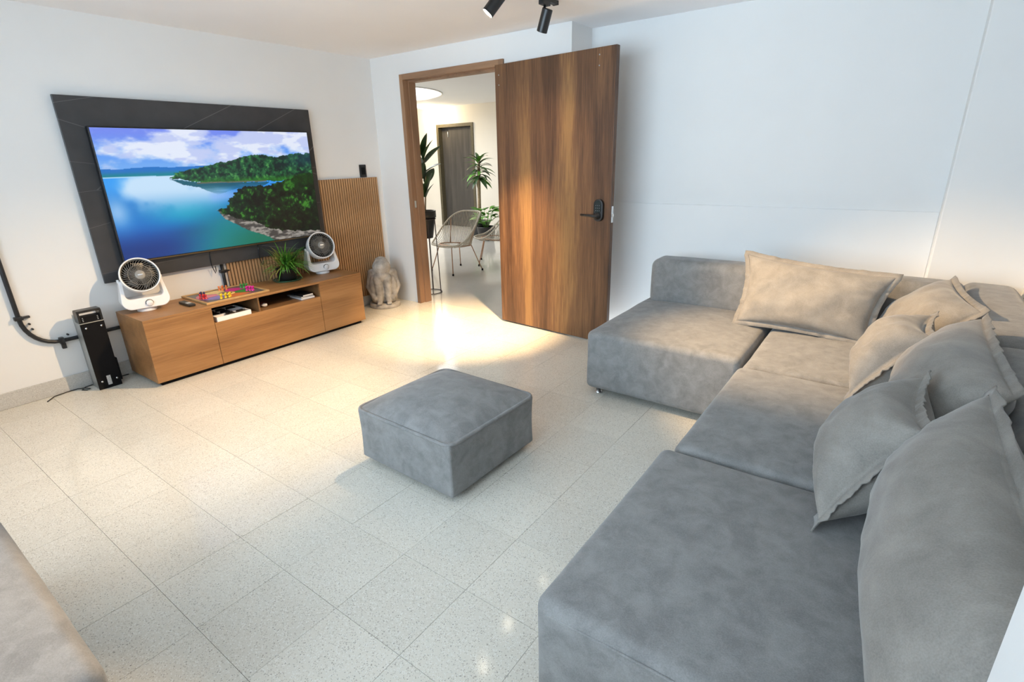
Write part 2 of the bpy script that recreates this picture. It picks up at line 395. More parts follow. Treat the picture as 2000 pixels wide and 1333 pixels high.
link_mesh('pane', MB().lathe([(cr+.02, HC+.30), (cr+.02, HC+.31)], 64, 'z', (cx, cy, 0)), 'skyglass', sk)
link_mesh('rim', MB().lathe([(cr, HC-.004), (cr+.03, HC-.004), (cr+.03, HC-.012), (cr, HC-.012), (cr, HC-.004)], 64, 'z', (cx, cy, 0), cap=False), 'white', sk)
# dark hall door
d2 = thing('door_2', 'dark grey door in the far wall of the hall', 'door', (-3.43, 5.0, 0), None, 'structure')
for a, b in (((-3.93, 4.98, 0), (-3.87, 5.1, 2.07)), ((-2.99, 4.98, 0), (-2.93, 5.1, 2.07)), ((-3.87, 4.98, 2.01), (-2.99, 5.1, 2.07))): link_mesh('door_frame', boxm(a, b), 'darkframe', d2)
bev(link_mesh('door_leaf', boxm((-3.66, 5.06, .01), (-2.99, 5.10, 2.0)), 'darkdoor', d2), .003)
bev(link_mesh('side_panel', boxm((-3.87, 5.09, .01), (-3.68, 5.12, 2.0)), 'darkdoor', d2), .003)
link_mesh('hinge', MB().lathe([(.012, 1.82), (.012, 1.93)], 10, 'z', (-3.67, 5.055, 0)), 'silver', d2)

# ---------------------------------------------------------------- wooden door with frame
d1 = thing('door_1', 'wide walnut laminate door standing open against the wall', 'door', (.975, 0, 0), None, 'structure')
bev(link_mesh('door_frame', boxm((.388, -.018, 0), (.432, .125, 2.12)), 'frame', d1), .002)
bev(link_mesh('door_frame', boxm((1.512, -.018, 0), (1.556, .125, 2.12)), 'frame', d1), .002)
hm = bpy.data.materials.new('x'); bpy.data.materials.remove(hm)
M['frameh'] = wood('walnut_door_frame_header', [(.20, .115, .065), (.29, .165, .095), (.36, .21, .12)], 0, 1.0, 70, .45)
bev(link_mesh('door_frame', boxm((.432, -.018, 2.072), (1.512, .125, 2.12)), 'frameh', d1), .002)
for a, b in (((.432, .045, 0), (.446, .125, 2.072)), ((1.498, .045, 0), (1.512, .125, 2.072)), ((.446, .045, 2.058), (1.498, .125, 2.072))): link_mesh('door_stop', boxm(a, b), 'frame', d1)
link_mesh('strike_plate', boxm((.4315, .006, .955), (.4345, .03, 1.02)), 'chrome', d1)
LA = math.radians(-4.6); LW = 1.075; LT = .04
leaf_m = Matrix.Translation((1.512, -.022, 0)) @ Matrix.Rotation(LA, 4, 'Z')
lf = link_mesh('door_leaf', boxm((0, -LT, .012), (LW, 0, 2.075)), 'door', d1, True)
lf.matrix_local = Matrix.Translation((-.975, 0, 0)) @ leaf_m; bev(lf, .003)
# smart lock: rounded plate, glossy face, keypad dots, lever
def capsule_plate(w, h, y0, y1, n=14, r=None):
    r = r or w/2; pts = []
    for k in range(n+1): a = PI*k/n; pts.append((r*math.cos(a), h/2-r+r*math.sin(a)))
    for k in range(n+1): a = PI+PI*k/n; pts.append((r*math.cos(a), -h/2+r+r*math.sin(a)))
    m = len(pts); vs = [(x, y0, z) for x, z in pts]+[(x, y1, z) for x, z in pts]
    fs = [tuple(range(m)), tuple(range(m, 2*m))[::-1]]+[(k, (k+1) % m, m+(k+1) % m, m+k) for k in range(m)]
    return MB().add(vs, fs, False)
lx, lz = LW-.092, 1.02
def off(mb, dx, dy, dz): return mb.xf(Matrix.Translation((dx, dy, dz)))
lk = link_mesh('smart_lock', off(capsule_plate(.078, .158, -.026, 0), lx, -LT, lz), 'black', lf, True); bev(lk, .006, 3)
link_mesh('keypad_face', off(capsule_plate(.056, .088, -.029, -.026), lx, -LT, lz+.024), plain('dark_glass', (.01, .02, .022), .12), lf, True)
M['dot'] = plain('keypad_mark', (.16, .18, .2), .3)
kd = MB()
for i in range(3):
    for j in range(3): kd.box((lx-.018+i*.015, -LT-.0298, lz-.004+j*.018), (lx-.013+i*.015, -LT-.029, lz+.001+j*.018))
link_mesh('keypad_marks', kd, 'dot', lf, True)
lv = MB(); lv.lathe([(.024, -.026), (.024, -.036), (.014, -.04), (.014, -.062), (.0, -.064)], 20, 'y', (lx, -LT, lz-.038), cap=False)
lv.tube([(lx+.005, -LT-.055, lz-.038), (lx-.03, -LT-.057, lz-.037), (lx-.09, -LT-.055, lz-.035), (lx-.128, -LT-.05, lz-.034)], [.011, .011, .0095, .009], 10)
link_mesh('lever_handle', lv, 'black', lf, True)
link_mesh('latch_plate', boxm((LW, -LT+.008, lz-.085), (LW+.002, -.008, lz+.03)), 'chrome', lf, True)
link_mesh('latch_bolt', boxm((LW, -LT+.013, lz-.045), (LW+.012, -.013, lz-.022)), 'chrome', lf, True)
for (sx, sz) in ((.04, 1.93), (.04, 2.0), (LW-.13, 1.965), (LW-.13, 2.03)): link_mesh('screw_cap', MB().lathe([(.0045, 0), (.0045, -.0015)], 10, 'y', (sx, -LT, sz)), 'silver', lf, True)
for z in (.25, 1.05, 1.85): link_mesh('hinge', MB().lathe([(.008, z-.05), (.008, z+.05)], 10, 'z', (1.507, -.022, 0)), 'silver', d1)

# ================================================================== TELEVISION WALL
# slat wall panel
sp = thing('slat_wall_panel', 'brown vertical slat panel behind the console and television', 'wall panel', (0, -.87, 0))
PY0, PY1, PZ = -1.675, -.066, 1.243
link_mesh('backing_board', boxm((0.001, PY0, .103), (.009, PY1, PZ)), 'slatback', sp)
ns = 63; pw = (PY1-PY0)/ns; smesh = None
for k in range(ns):
    if smesh is None:
        m = boxm((.009, 0, .103), (.021, pw*.66, PZ)); o = link_mesh('slat', m, 'slat', sp, True); smesh = o.data
    else:
        o = bpy.data.objects.new('slat', smesh); COL.objects.link(o); o.parent = sp
    o.location = (0, PY0+k*pw+.87, 0)
# slate panel
bev(top('stone_tv_panel', boxm((.022, -2.494, .661), (.042, -.7577, 1.814)), 'slate', 'dark slate stone panel mounted behind the television', 'wall panel', base=(.022, -1.62, .661)), .002)
# television
TY0, TY1, TZ0, TZ1 = -2.372, -.828, .775, 1.640
tv = thing('television', 'large flat screen television showing a lake and forest', 'television', (.06, -1.6, TZ0))
bev(link_mesh('housing', boxm((.046, TY0, TZ0), (.086, TY1, TZ1)), 'black', tv), .004)
NX, NZ = 420, 236
SY0, SY1, SZ0, SZ1 = TY0+.008, TY1-.008, TZ0+.016, TZ1-.008
def fbm(X, Y, octv=5, seed=0, gain=.5, per=1):
    rs = np.random.RandomState(seed); out = np.zeros_like(X); a = 1.0; tot = 0; f = 1.0
    for o_ in range(octv):
        L = 128; gr = rs.rand(L, L)
        xi = X*f; yi = Y*f; i0 = np.floor(xi).astype(int); j0 = np.floor(yi).astype(int); fx = xi-i0; fy = yi-j0
        fx = fx*fx*(3-2*fx); fy = fy*fy*(3-2*fy)
        v = gr[i0 % L, j0 % L]*(1-fx)*(1-fy)+gr[(i0+1) % L, j0 % L]*fx*(1-fy)+gr[i0 % L, (j0+1) % L]*(1-fx)*fy+gr[(i0+1) % L, (j0+1) % L]*fx*fy
        out += a*v; tot += a; a *= gain; f *= 2
    return out/tot
def inside(S, Tt, poly):
    r = np.zeros(S.shape, bool); n = len(poly)
    for i in range(n):
        x1, y1 = poly[i]; x2, y2 = poly[(i+1) % n]
        c = ((y1 > Tt) != (y2 > Tt)) & (S < (x2-x1)*(Tt-y1)/((y2-y1) if y2 != y1 else 1e-9)+x1)
        r ^= c
    return r
def sstep(a, b, x): t = np.clip((x-a)/(b-a), 0, 1); return t*t*(3-2*t)
S_, T_ = np.meshgrid(np.linspace(0, 1, NX), np.linspace(0, 1, NZ))
def mixc(A, c, w): return A*(1-w[..., None])+np.array(c)*w[..., None]
A = np.zeros((NZ, NX, 3))
# sky with clouds
A[:] = (.38, .62, .97)
A = mixc(A, (.46, .55, .95), sstep(.8, 1.0, T_))
A = mixc(A, (.45, .68, .96), sstep(.82, .70, T_))
cl = fbm(S_*5.5+3, T_*7, 6, 4, .55)*.65+fbm(S_*2.4, T_*3.5+5, 3, 9)*.35
bank = .15*np.exp(-((S_-.28)/.2)**2-((T_-.8)/.07)**2)+.17*np.exp(-((S_-.12)/.12)**2-((T_-.88)/.09)**2)+.16*np.exp(-((S_-.7)/.1)**2-((T_-.9)/.08)**2)+.1*np.exp(-((S_-.93)/.08)**2-((T_-.9)/.06)**2)
cw = sstep(.41, .57, cl+bank)
A = mixc(A, (.93, .95, 1.0), cw*.95)
A = mixc(A, (.66, .72, .95), cw*sstep(.55, .45, fbm(S_*9+1, T_*13, 4, 21))*.55)
# water
wat = T_ < .642-.012*S_
W = np.zeros_like(A); W[:] = (.05, .42, .80)
W = mixc(W, (.20, .62, .97), sstep(.40, .60, T_))
W = mixc(W, (.02, .60, .78), np.exp(-((S_-.30)/.17)**2-((T_-.34)/.13)**2))
W = mixc(W, (.04, .22, .52), sstep(.30, .06, T_)*sstep(.75, .1, S_))
W = mixc(W, (.05, .30, .55), np.exp(-((S_-.33)/.12)**2-((T_-.16)/.06)**2)*.8)
cr_ = sstep(.42, .74, fbm(S_*4.5+9, T_*2.6, 5, 31)+.16*np.exp(-((S_-.17)/.15)**2-((T_-.52)/.08)**2))
W = mixc(W, (.85, .93, 1.0), cr_*sstep(.25, .55, T_)*.9*sstep(.62, .40, S_))
W = mixc(W, (.75, .88, 1.0), np.exp(-((S_-.02)/.05)**2-((T_-.38)/.12)**2)*.7)
W = mixc(W, (.04, .52, .58), sstep(.22, .52, S_+.25*(.3-T_))*sstep(.46, .20, T_))
W = mixc(W, (.08, .45, .36), sstep(.36, .70, S_+.35*(.18-T_))*sstep(.34, .04, T_))
W = mixc(W, (.55, .72, .98), sstep(.40, .44, S_)*np.exp(-((T_-.45)/.04)**2)*.6)
A = np.where(wat[..., None], W, A)
# far hills
xs = [0, .075, .152, .21, .267, .329, .453, .6]; zs = [.705, .702, .710, .716, .704, .707, .714, .70]
ht = np.interp(S_, xs, zs)+.006*(fbm(S_*26, S_*0+2, 3, 3)-.5)
far = (T_ < ht) & (T_ > .645-.012*S_) & (S_ < .6)
A = np.where(far[..., None], mixc(mixc(np.zeros_like(A), (.10, .45, .78), np.ones_like(S_)), (.04, .52, .58), sstep(.69, .645, T_)), A)
A = mixc(A, (.70, .88, .98), (np.abs(T_-(.641-.012*S_)) < .004)*(S_ < .27)*.8)
# hill reflection, near hill, forest, beach
jx = (fbm(S_*40, T_*60, 3, 51)-.5)*.022; jy = (fbm(S_*50, T_*50, 3, 52)-.5)*.03
rf = inside(S_+jx*.5, T_+jy*.3, [(.256,.615),(.371,.578),(.562,.56),(.738,.551),(.66,.49),(.558,.505),(.46,.465),(.374,.537),(.312,.558)])
RW = rf*sstep(.455, .56, T_+(fbm(S_*12, T_*50, 3, 61)-.5)*.05)
A = mixc(A, (.02, .32, .40), RW*.92)
def forest(mask, dark, mid, lite, sc, seed):
    f = fbm(S_*sc, T_*sc*.62, 5, seed, .62); f2 = fbm(S_*sc*2.2, T_*sc*1.2, 3, seed+1, .6); q = np.clip((f*.6+f2*.4-.30)/.42, 0, 1)
    c = mixc(mixc(np.zeros_like(A), dark, np.ones_like(S_)), mid, sstep(.15, .6, q)); c = mixc(c, lite, sstep(.58, .95, q))
    return np.where(mask[..., None], c, A)
mid = inside(S_+jx, T_+jy, [(.257,.621),(.3,.669),(.358,.689),(.426,.709),(.483,.73),(.555,.751),(.624,.786),(.67,.795),(.732,.791),(.802,.776),(.88,.794),(.933,.804),(1.05,.799),(1.05,.56),(.739,.557),(.549,.568),(.371,.578)])
A = forest(mid, (.03, .13, .13), (.09, .33, .20), (.30, .58, .30), 46, 71)
A = mixc(A, (.05, .22, .34), mid*sstep(.74, 1.0, S_)*sstep(.62, .75, T_)*.55)
A = mixc(A, (.18, .50, .12), mid*sstep(.62, .57, T_)*.6)
A = mixc(A, (.42, .40, .33), (np.abs(T_-(.572-.03*(S_-.37))) < .006)*(S_ > .37)*(S_ < .72)*.8)
be = inside(S_+jx*.3, T_+jy*.2, [(.439,.335),(.470,.25),(.575,.127),(.685,.04),(.74,-.05),(1.02,-.05),(1.02,.06),(.774,.094),(.658,.173),(.48,.295)])
A = np.where(be[..., None], mixc(mixc(np.zeros_like(A), (.28, .27, .26), np.ones_like(S_)), (.62, .60, .57), sstep(.35, .65, fbm(S_*40, T_*60, 4, 81))), A)
fr = inside(S_+jx*1.4, T_+jy*1.2, [(.441,.333),(.48,.338),(.509,.409),(.538,.469),(.579,.509),(.641,.521),(.736,.525),(.822,.557),(.913,.605),(1.05,.63),(1.05,.03),(.905,.049),(.774,.084),(.694,.122),(.658,.163),(.584,.211),(.48,.275)])
A = forest(fr, (.004, .035, .03), (.03, .16, .07), (.24, .52, .16), 34, 91)
A = mixc(A, (.004, .03, .025), fr*sstep(.30, .08, T_-.18*(S_-.7))*.55)
A = mixc(A, (.10, .36, .06), fr*sstep(.40, .58, T_)*sstep(.7, .9, S_)*.4)
A = np.clip(A, 0, 1); LIN = np.where(A <= .04045, A/12.92, ((A+.055)/1.055)**2.4)
ys = SY0+(SY1-SY0)*S_; zz = SZ0+(SZ1-SZ0)*T_
me = bpy.data.meshes.new('screen')
vv = np.stack([np.full(S_.shape, .0868-.06), ys+1.6, zz-TZ0], -1).reshape(-1, 3)
ii = np.arange(NX*NZ).reshape(NZ, NX); ff = np.stack([ii[:-1, :-1], ii[:-1, 1:], ii[1:, 1:], ii[1:, :-1]], -1).reshape(-1, 4)
me.from_pydata(vv.tolist(), [], ff.tolist())
ca = me.color_attributes.new('picture', 'FLOAT_COLOR', 'POINT')
ca.data.foreach_set('color', np.concatenate([LIN.reshape(-1, 3), np.ones((NX*NZ, 1))], 1).astype(np.float32).ravel())
ms, nts, bs = newmat('lit_screen_picture'); at = N(nts, 'ShaderNodeAttribute'); at.attribute_name = 'picture'
bs.inputs['Base Color'].default_value = (.01, .01, .01, 1); bs.inputs['Roughness'].default_value = .3
nts.links.new(at.outputs['Color'], bs.inputs['Emission Color']); bs.inputs['Emission Strength'].default_value = .95
me.materials.append(ms); so = bpy.data.objects.new('screen', me); COL.objects.link(so); so.parent = tv; so['label'] = 'lit screen with lake, clouds and forested hills'
link_mesh('chin_strip', boxm((.0862, TY0+.01, TZ0+.003), (.088, TY1-.01, TZ0+.010)), plain('bronze_strip', (.22, .16, .08), .3, .8), tv)
# cables below the television
for (y, z, lab) in ((-1.795, .60, 'thin black cable hanging from the television above the board game'), (-1.41, .60, 'thin black cable hanging from the television behind the potted grass')):
    c = MB().tube([(.05, y, .79), (.048, y-.002, .72), (.047, y-.004, .66), (.045, y+.006, .625), (.047, y+.012, z), (.050, y+.018, .62), (.05, y+.019, .655)], .0035, 8)
    top('hanging_cable', c, 'black', lab, 'cable', 'cables under the television', base=(.047, y, z))
# wall socket
so_ = thing('wall_socket', 'black wall socket plate above the slat panel', 'socket', (0, -.226, 1.245))
bev(link_mesh('plate', boxm((0.0005, -.264, 1.247), (.010, -.187, 1.362)), 'black', so_), .003)
bev(link_mesh('insert', boxm((.010, -.247, 1.272), (.0125, -.204, 1.337)), 'blackmatte', so_), .002)
s2_ = thing('wall_socket', 'dark wall plate behind the right end of the sofa', 'socket', (XR, -.42, .70))
bev(link_mesh('plate', boxm((XR-.012, -.50, .72), (XR-.0005, -.40, .86)), 'black', s2_), .003)
bev(link_mesh('insert', boxm((XR-.015, -.475, .75), (XR-.012, -.425, .83)), 'blackmatte', s2_), .002)
# black conduit with clips
cp = thing('conduit_pipe', 'black cable conduit bending along the left wall to the console', 'conduit', (0, -2.9, .34))
pts = [(.02, -2.966, H)]+[(.02, -2.966, z) for z in (1.6, .9, .60, .53)]
for k in range(1, 9): a = PI/2*k/8; pts.append((.02, -2.966+.16*(1-math.cos(a)), .53-.185*math.sin(a)))
pts += [(.02, -2.70, .345), (.02, -2.5, .347), (.02, -2.0, .347), (.02, -1.80, .347)]
for k in range(1, 7): a = PI/2*k/6; pts.append((.02, -1.80+.085*math.sin(a), .347+.085*(1-math.cos(a))))
pts += [(.02, -1.715, .55), (.02, -1.715, .655)]
link_mesh('pipe', MB().tube(pts, .0125, 12), 'blackpipe', cp)
for (y, z, vert) in ((-2.966, .535, 1), (-2.80, .345, 0), (-1.715, .60, 1)):
    if vert: cl = boxm((.001, y-.022, z-.010), (.036, y+.020, z+.012)); cl.box((.001, y+.018, z-.006), (.022, y+.055, z+.008))
    else: cl = boxm((.001, y-.012, z-.022), (.036, y+.012, z+.022)); cl.box((.001, y-.008, z-.055), (.022, y+.016, z-.018))
    bev(link_mesh('clip', cl, 'blackpipe', cp), .003)
for (y, z) in ((-2.925, .49), (-2.918, .455), (-2.76, .375), (-2.70, .375)): link_mesh('screw', MB().lathe([(.006, 0), (.006, .02)], 8, 'x', (.001, y, z)), 'blackpipe', cp)

# ---------------------------------------------------------------- console
CX0, CX1, CY0, CY1, CZ0, CZ1 = .036, .470, -2.480, -.756, .028, .463
con = thing('tv_console', 'low oak laminate console with two doors and open middle niche', 'console', (.24, -1.62, 0))
t = .016; D1, D2 = -2.050, -1.184
bev(link_mesh('top_panel', boxm((CX0, CY0, CZ1-t), (CX1, CY1, CZ1)), 'console', con), .0015)
for y in (CY0, CY1-t): bev(link_mesh('side_panel', boxm((CX0, y, CZ0), (CX1-.001, y+t, CZ1-t)), 'console', con), .001)
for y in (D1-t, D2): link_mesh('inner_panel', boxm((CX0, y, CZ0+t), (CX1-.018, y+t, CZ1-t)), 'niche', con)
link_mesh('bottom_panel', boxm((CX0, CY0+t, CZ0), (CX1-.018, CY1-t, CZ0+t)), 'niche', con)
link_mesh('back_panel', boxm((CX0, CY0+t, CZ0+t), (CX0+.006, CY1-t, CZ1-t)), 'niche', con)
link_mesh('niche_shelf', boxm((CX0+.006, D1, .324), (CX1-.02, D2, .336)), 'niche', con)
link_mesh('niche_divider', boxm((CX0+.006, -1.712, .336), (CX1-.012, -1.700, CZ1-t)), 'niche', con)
bev(link_mesh('cabinet_door', boxm((CX1-.018, CY0+.001, CZ0+.001), (CX1, D1-.0015, CZ1-t-.001)), 'console', con), .001)
bev(link_mesh('cabinet_door', boxm((CX1-.018, D2+.0015, CZ0+.001), (CX1, CY1-.001, CZ1-t-.001)), 'console', con), .001)
bev(link_mesh('flap_door', boxm((CX1-.018, D1+.0015, CZ0+.001), (CX1, D2-.0015, .337)), 'console', con), .001)
link_mesh('plinth', boxm((CX0+.03, CY0+.03, 0), (CX1-.03, CY1-.03, CZ0)), 'blackmatte', con)
TOPZ = CZ1

# ---------------------------------------------------------------- fans
def make_fan():
    f = thing('desk_fan', 'white round desk fan', 'fan', (0, 0, 0), 'white desk fans on the console')
    # foot + U stand (front is +x)
    link_mesh('foot', MB().lathe([(.058, 0), (.060, .004), (.056, .016), (.05, .028)], 40), 'white', f, True)
    # U shaped bracket as extruded profile in the y-z plane
    W_, Hh, th, R_ = .140, .190, .030, .055
    outer = []; inner = []
    nseg = 8
    outer.append((-W_+.018, Hh)); inner.append((-W_+.018+.020, Hh-.002))
    for k in range(nseg+1):
        a = PI+PI/2*k/nseg; outer.append((-W_+R_+R_*math.cos(a), R_+R_*math.sin(a)+.0))
        inner.append((-W_+R_+(R_-.028)*math.cos(a)+.004, .068+.028+(.028)*math.sin(a)))
    for k in range(nseg+1):
        a = 1.5*PI+PI/2*k/nseg; outer.append((W_-R_+R_*math.cos(a), R_+R_*math.sin(a)))
        inner.append((W_-R_+(R_-.028)*math.cos(a)-.004, .068+.028+(.028)*math.sin(a)))
    outer.append((W_-.018, Hh)); inner.append((W_-.018-.020, Hh-.002))
    n = len(outer); vs = []; fs = []
    def xo(z, back): return (-.055 if back else .072-.28*max(0, z-.0))+(0 if not back else -.02*z)
    for back in (0, 1):
        for (y, z) in outer: vs.append((xo(z, back) if z < .17 else (.018 if not back else -.032), y, z+.026))
        for (y, z) in inner: vs.append((xo(z, back) if z < .17 else (.018 if not back else -.032), y, z+.026))
    for k in range(n-1):
        fs += [(k, k+1, n+k+1, n+k), (2*n+k, 3*n+k, 3*n+k+1, 2*n+k+1), (k, 2*n+k, 2*n+k+1, k+1), (n+k, n+k+1, 3*n+k+1, 3*n+k)]
    fs += [(0, n, 3*n, 2*n), (n-1, 3*n-1, 4*n-1, 2*n-1)]
    st = autosmooth(link_mesh('bracket', MB().add(vs, fs), 'white', f, True), 35); bev(st, .007, 3)
    kb = link_mesh('knob', MB().lathe([(.020, .0), (.020, .014), (.017, .017), (.0, .017)], 24, 'x', (.062, .012, .058), cap=False), 'white', f, True)
    link_mesh('knob_ring', MB().lathe([(.024, -.004), (.024, .003), (.019, .003)], 24, 'x', (.062, .012, .058), cap=False), 'fandark', f, True)
    # head
    hd = bpy.data.objects.new('head', None)
    tilt = Matrix.Translation((.01, 0, .235)) @ Matrix.Rotation(math.radians(-20), 4, 'Y')
    shell = MB().lathe([(.0, -.085), (.05, -.085), (.085, -.072), (.104, -.045), (.112, -.01), (.116, .035), (.1165, .050), (.1135, .056), (.108, .055), (.106, .046), (.104, .02), (.100, .012), (0, .012)], 56, 'x', cap=False).xf(tilt)
    h = autosmooth(link_mesh('head_shell', shell, 'white', f, True), 50)
    link_mesh('dark_bowl', MB().lathe([(.1035, .046), (.101, .024), (.095, .015), (0, .0135)], 48, 'x', cap=False).xf(tilt), 'blackmatte', f, True)
    gr = MB()
    nb = 36
    for k in range(nb):
        a0 = 2*PI*k/nb; p = []; w = .0012
        for i in range(9):
            u = i/8; r = .028+.073*u; a = a0-.62*u; xx = .050-.012*u*u
            p.append((xx, r*math.cos(a), r*math.sin(a)))
        vs = []; fs = []
        for i, q in enumerate(p):
            q = Vector(q); tn = Vector((0, -q.z, q.y)).normalized()*w
            vs += [q-tn, q+tn, q+tn+Vector((-.009, 0, 0)), q-tn+Vector((-.009, 0, 0))]
        for i in range(8):
            b = 4*i; fs += [(b, b+1, b+5, b+4), (b+1, b+2, b+6, b+5), (b+3, b, b+4, b+7)]
        gr.add(vs, fs, False)
    for r in (.066, .1015): gr.tube([(.049-.012*((r-.028)/.073)**2, r*math.cos(2*PI*i/48), r*math.sin(2*PI*i/48)) for i in range(48)], .0018, 6, closed=True)
    link_mesh('grille', gr.xf(tilt), plain('warm_grey_grille', (.20, .185, .165), .35, var=.05), f, True)
    fb = MB()
    for k in range(5):
        a0 = 2*PI*k/5; vs = []; fs = []
        for i in range(6):
            u = i/5; r = .02+.072*u
            for s in (-1, 1): a = a0+s*(.30+.12*u)+.25*u; vs.append((.026+s*.008, r*math.cos(a), r*math.sin(a)))
        for i in range(5): fs.append((2*i, 2*i+1, 2*i+3, 2*i+2))
        fb.add(vs, fs)
    link_mesh('blades', fb.xf(tilt), 'fandark', f, True)
    link_mesh('hub', MB().lathe([(.030, .040), (.030, .051), (.026, .0545), (0, .0555)], 32, 'x', cap=False).xf(tilt), 'fangrey', f, True)
    link_mesh('badge', boxm((.0555, -.014, -.0035), (.0565, .014, .0035)).xf(tilt), 'chrome', f, True)
    for s in (-1, 1): link_mesh('pivot', MB().lathe([(.016, 0), (.016, .012)], 20, 'y', (-.005, s*.122-.006, .212)), 'white', f, True)
    return f
fan = make_fan(); fan.location = (.175, -2.335, TOPZ); fan.rotation_euler.z = math.radians(-10)
fan['label'] = 'white round desk fan at the console end beside the black tower box'
f2 = copy_tree(fan); f2.location = (.180, -.935, TOPZ); f2.rotation_euler.z = math.radians(-12)
f2['label'] = 'white round desk fan between the potted grass and slat panel'

# ---------------------------------------------------------------- board game with pawns
BX0, BX1, BY0, BY1, BZ = .030, .425, -2.055, -1.585, TOPZ
bd = thing('board_game', 'framed colourful board game lying on the console', 'board game', (.22, -1.82, BZ))
fwid = .016
for a, b in (((BX0, BY0, BZ), (BX0+fwid, BY1, BZ+.014)), ((BX1-fwid, BY0, BZ), (BX1, BY1, BZ+.014)), ((BX0+fwid, BY0, BZ), (BX1-fwid, BY0+fwid, BZ+.014)), ((BX0+fwid, BY1-fwid, BZ), (BX1-fwid, BY1, BZ+.014))):
    bev(link_mesh('frame', boxm(a, b), plain('pale_wood_frame', (.50, .31, .13), .45, var=.1), bd), .002)
link_mesh('board', boxm((BX0+fwid, BY0+fwid, BZ), (BX1-fwid, BY1-fwid, BZ+.008)), 'c_board', bd)
bc = Vector(((BX0+BX1)/2, (BY0+BY1)/2, BZ+.0092)); rb = .18
zones = ['pink', 'blue', 'orange', 'green', 'magenta', 'yellow']
zm = {'blue': 'purple', 'orange': 'orange', 'pink': 'pink', 'green': 'green', 'magenta': 'magenta', 'yellow': 'cream'}
for k, zc in enumerate(zones):
    a0 = 2*PI*k/6-2.35; vs = [tuple(bc+Vector((.05*math.cos(a0)*.85, .05*math.sin(a0), 0)))]
    for i in range(7): a = a0+PI/3*.93*i/6; vs.append(tuple(bc+Vector((rb*.98*math.cos(a)*.92, rb*1.15*math.sin(a), 0))))
    vs.append(tuple(bc+Vector((.05*math.cos(a0+.95)*.85, .05*math.sin(a0+.95), 0))))
    link_mesh('play_zone', MB().add(vs, [tuple(range(len(vs)))], False), 'c_'+zm[zc], bd)
link_mesh('centre_disc', MB().lathe([(.062, .0005), (.062, .0012)], 32, 'z', tuple(bc)), 'c_cream', bd)
cc = MB()
for k in range(6):
    a0 = 2*PI*k/6; cc.add([tuple(bc+Vector((0, 0, .0016))), tuple(bc+Vector((.045*math.cos(a0), .045*math.sin(a0), .0016))), tuple(bc+Vector((.045*math.cos(a0+.8), .045*math.sin(a0+.8), .0016)))], [(0, 1, 2)], False)
link_mesh('centre_star', cc, 'c_board', bd)
pm = MB().lathe([(.0095, 0), (.0095, .003), (.006, .006), (.0042, .016), (.006, .019), (.0078, .024), (.006, .030), (.0, .032)], 14, cap=False)
pmesh = {}
def pawn(col, x, y, lab):
    if col not in pmesh:
        o = link_mesh('game_pawn', pm, 'c_'+col, None); pmesh[col] = o.data
    else:
        o = bpy.data.objects.new('game_pawn', pmesh[col]); COL.objects.link(o)
    o.location = (x, y, BZ+.0098); o.scale = (1, 1, 1.1); tag(o, lab, 'game piece', col+' game pawns on the board')
for dx, dy in ((.365, -1.925), (.345, -1.91), (.37, -1.895), (.35, -1.88), (.372, -1.868), (.352, -1.85)): pawn('yellow', dx, dy, 'yellow pawn standing near the front edge of the board game')
for dx, dy in ((.225, -2.005), (.245, -1.99), (.262, -2.002), (.268, -1.985)): pawn('red', dx, dy, 'red pawn standing at the remote control end of the board game')
for dx, dy in ((.172, -1.978), (.155, -1.965), (.18, -1.955)): pawn('blue', dx, dy, 'dark blue pawn standing on the board game')
for dx, dy in ((.085, -1.80), (.10, -1.785), (.082, -1.77), (.105, -1.755)): pawn('orange', dx, dy, 'orange pawn standing along the wall side of the board game')
for dx, dy in ((.155, -1.665), (.175, -1.655), (.16, -1.64), (.18, -1.63)): pawn('green', dx, dy, 'green pawn standing at the plant side of the board game')
for dx, dy in ((.285, -1.69), (.305, -1.675), (.29, -1.66), (.31, -1.65), (.325, -1.665), (.27, -1.672)): pawn('magenta', dx, dy, 'magenta pawn standing on the board game')
# remote
rm = thing('remote_control', 'black remote control lying beside the board game', 'remote', (.29, -2.125, TOPZ))
bev(link_mesh('casing', boxm((.205, -2.148, TOPZ), (.372, -2.104, TOPZ+.018)), 'black', rm), .006, 3)
link_mesh('pale_panel', boxm((.292, -2.140, TOPZ+.018), (.330, -2.112, TOPZ+.0188)), plain('pale_grey_label', (.55, .55, .55), .4), rm)
for k in range(4): link_mesh('button', MB().lathe([(.005, 0), (.005, .0012)], 10, 'z', (.225+.014*k, -2.126, TOPZ+.018)), 'fandark', rm)

# ---------------------------------------------------------------- potted grass
pt = (.175, -1.275, TOPZ)
pl = thing('potted_grass', 'bushy green grass plant in a black pot on the console', 'plant', pt)
link_mesh('saucer', MB().lathe([(.0, .0), (.105, .0), (.118, .010), (.115, .011), (.10, .005), (0, .005)], 40, 'z', pt, cap=False), 'greenglass', pl)
link_mesh('pot', MB().lathe([(.0, .005), (.066, .005), (.074, .02), (.082, .088), (.086, .104), (.080, .104), (.074, .085), (0, .082)], 40, 'z', pt, cap=False), 'black', pl)
rnd = random.Random(3)
def blade(mb, base, az, el, L, w, droop, n=7):
    p = Vector(base); el0 = el; vs = []; fs = []
    side = Vector((-math.sin(az), math.cos(az), 0))
    for i in range(n+1):
        u = i/n; ww = w*(1-u)**.7*(.5+1.0*min(1, u*4)) if i < n else .0002
        vs += [p-side*ww/2, p+side*ww/2]
        e = el0-droop*u
        p = p+Vector((math.cos(az)*math.cos(e), math.sin(az)*math.cos(e), math.sin(e)))*(L/n)
    for i in range(n): fs.append((2*i, 2*i+1, 2*i+3, 2*i+2))
    mb.add(vs, fs)
fg = MB(); fy = MB()
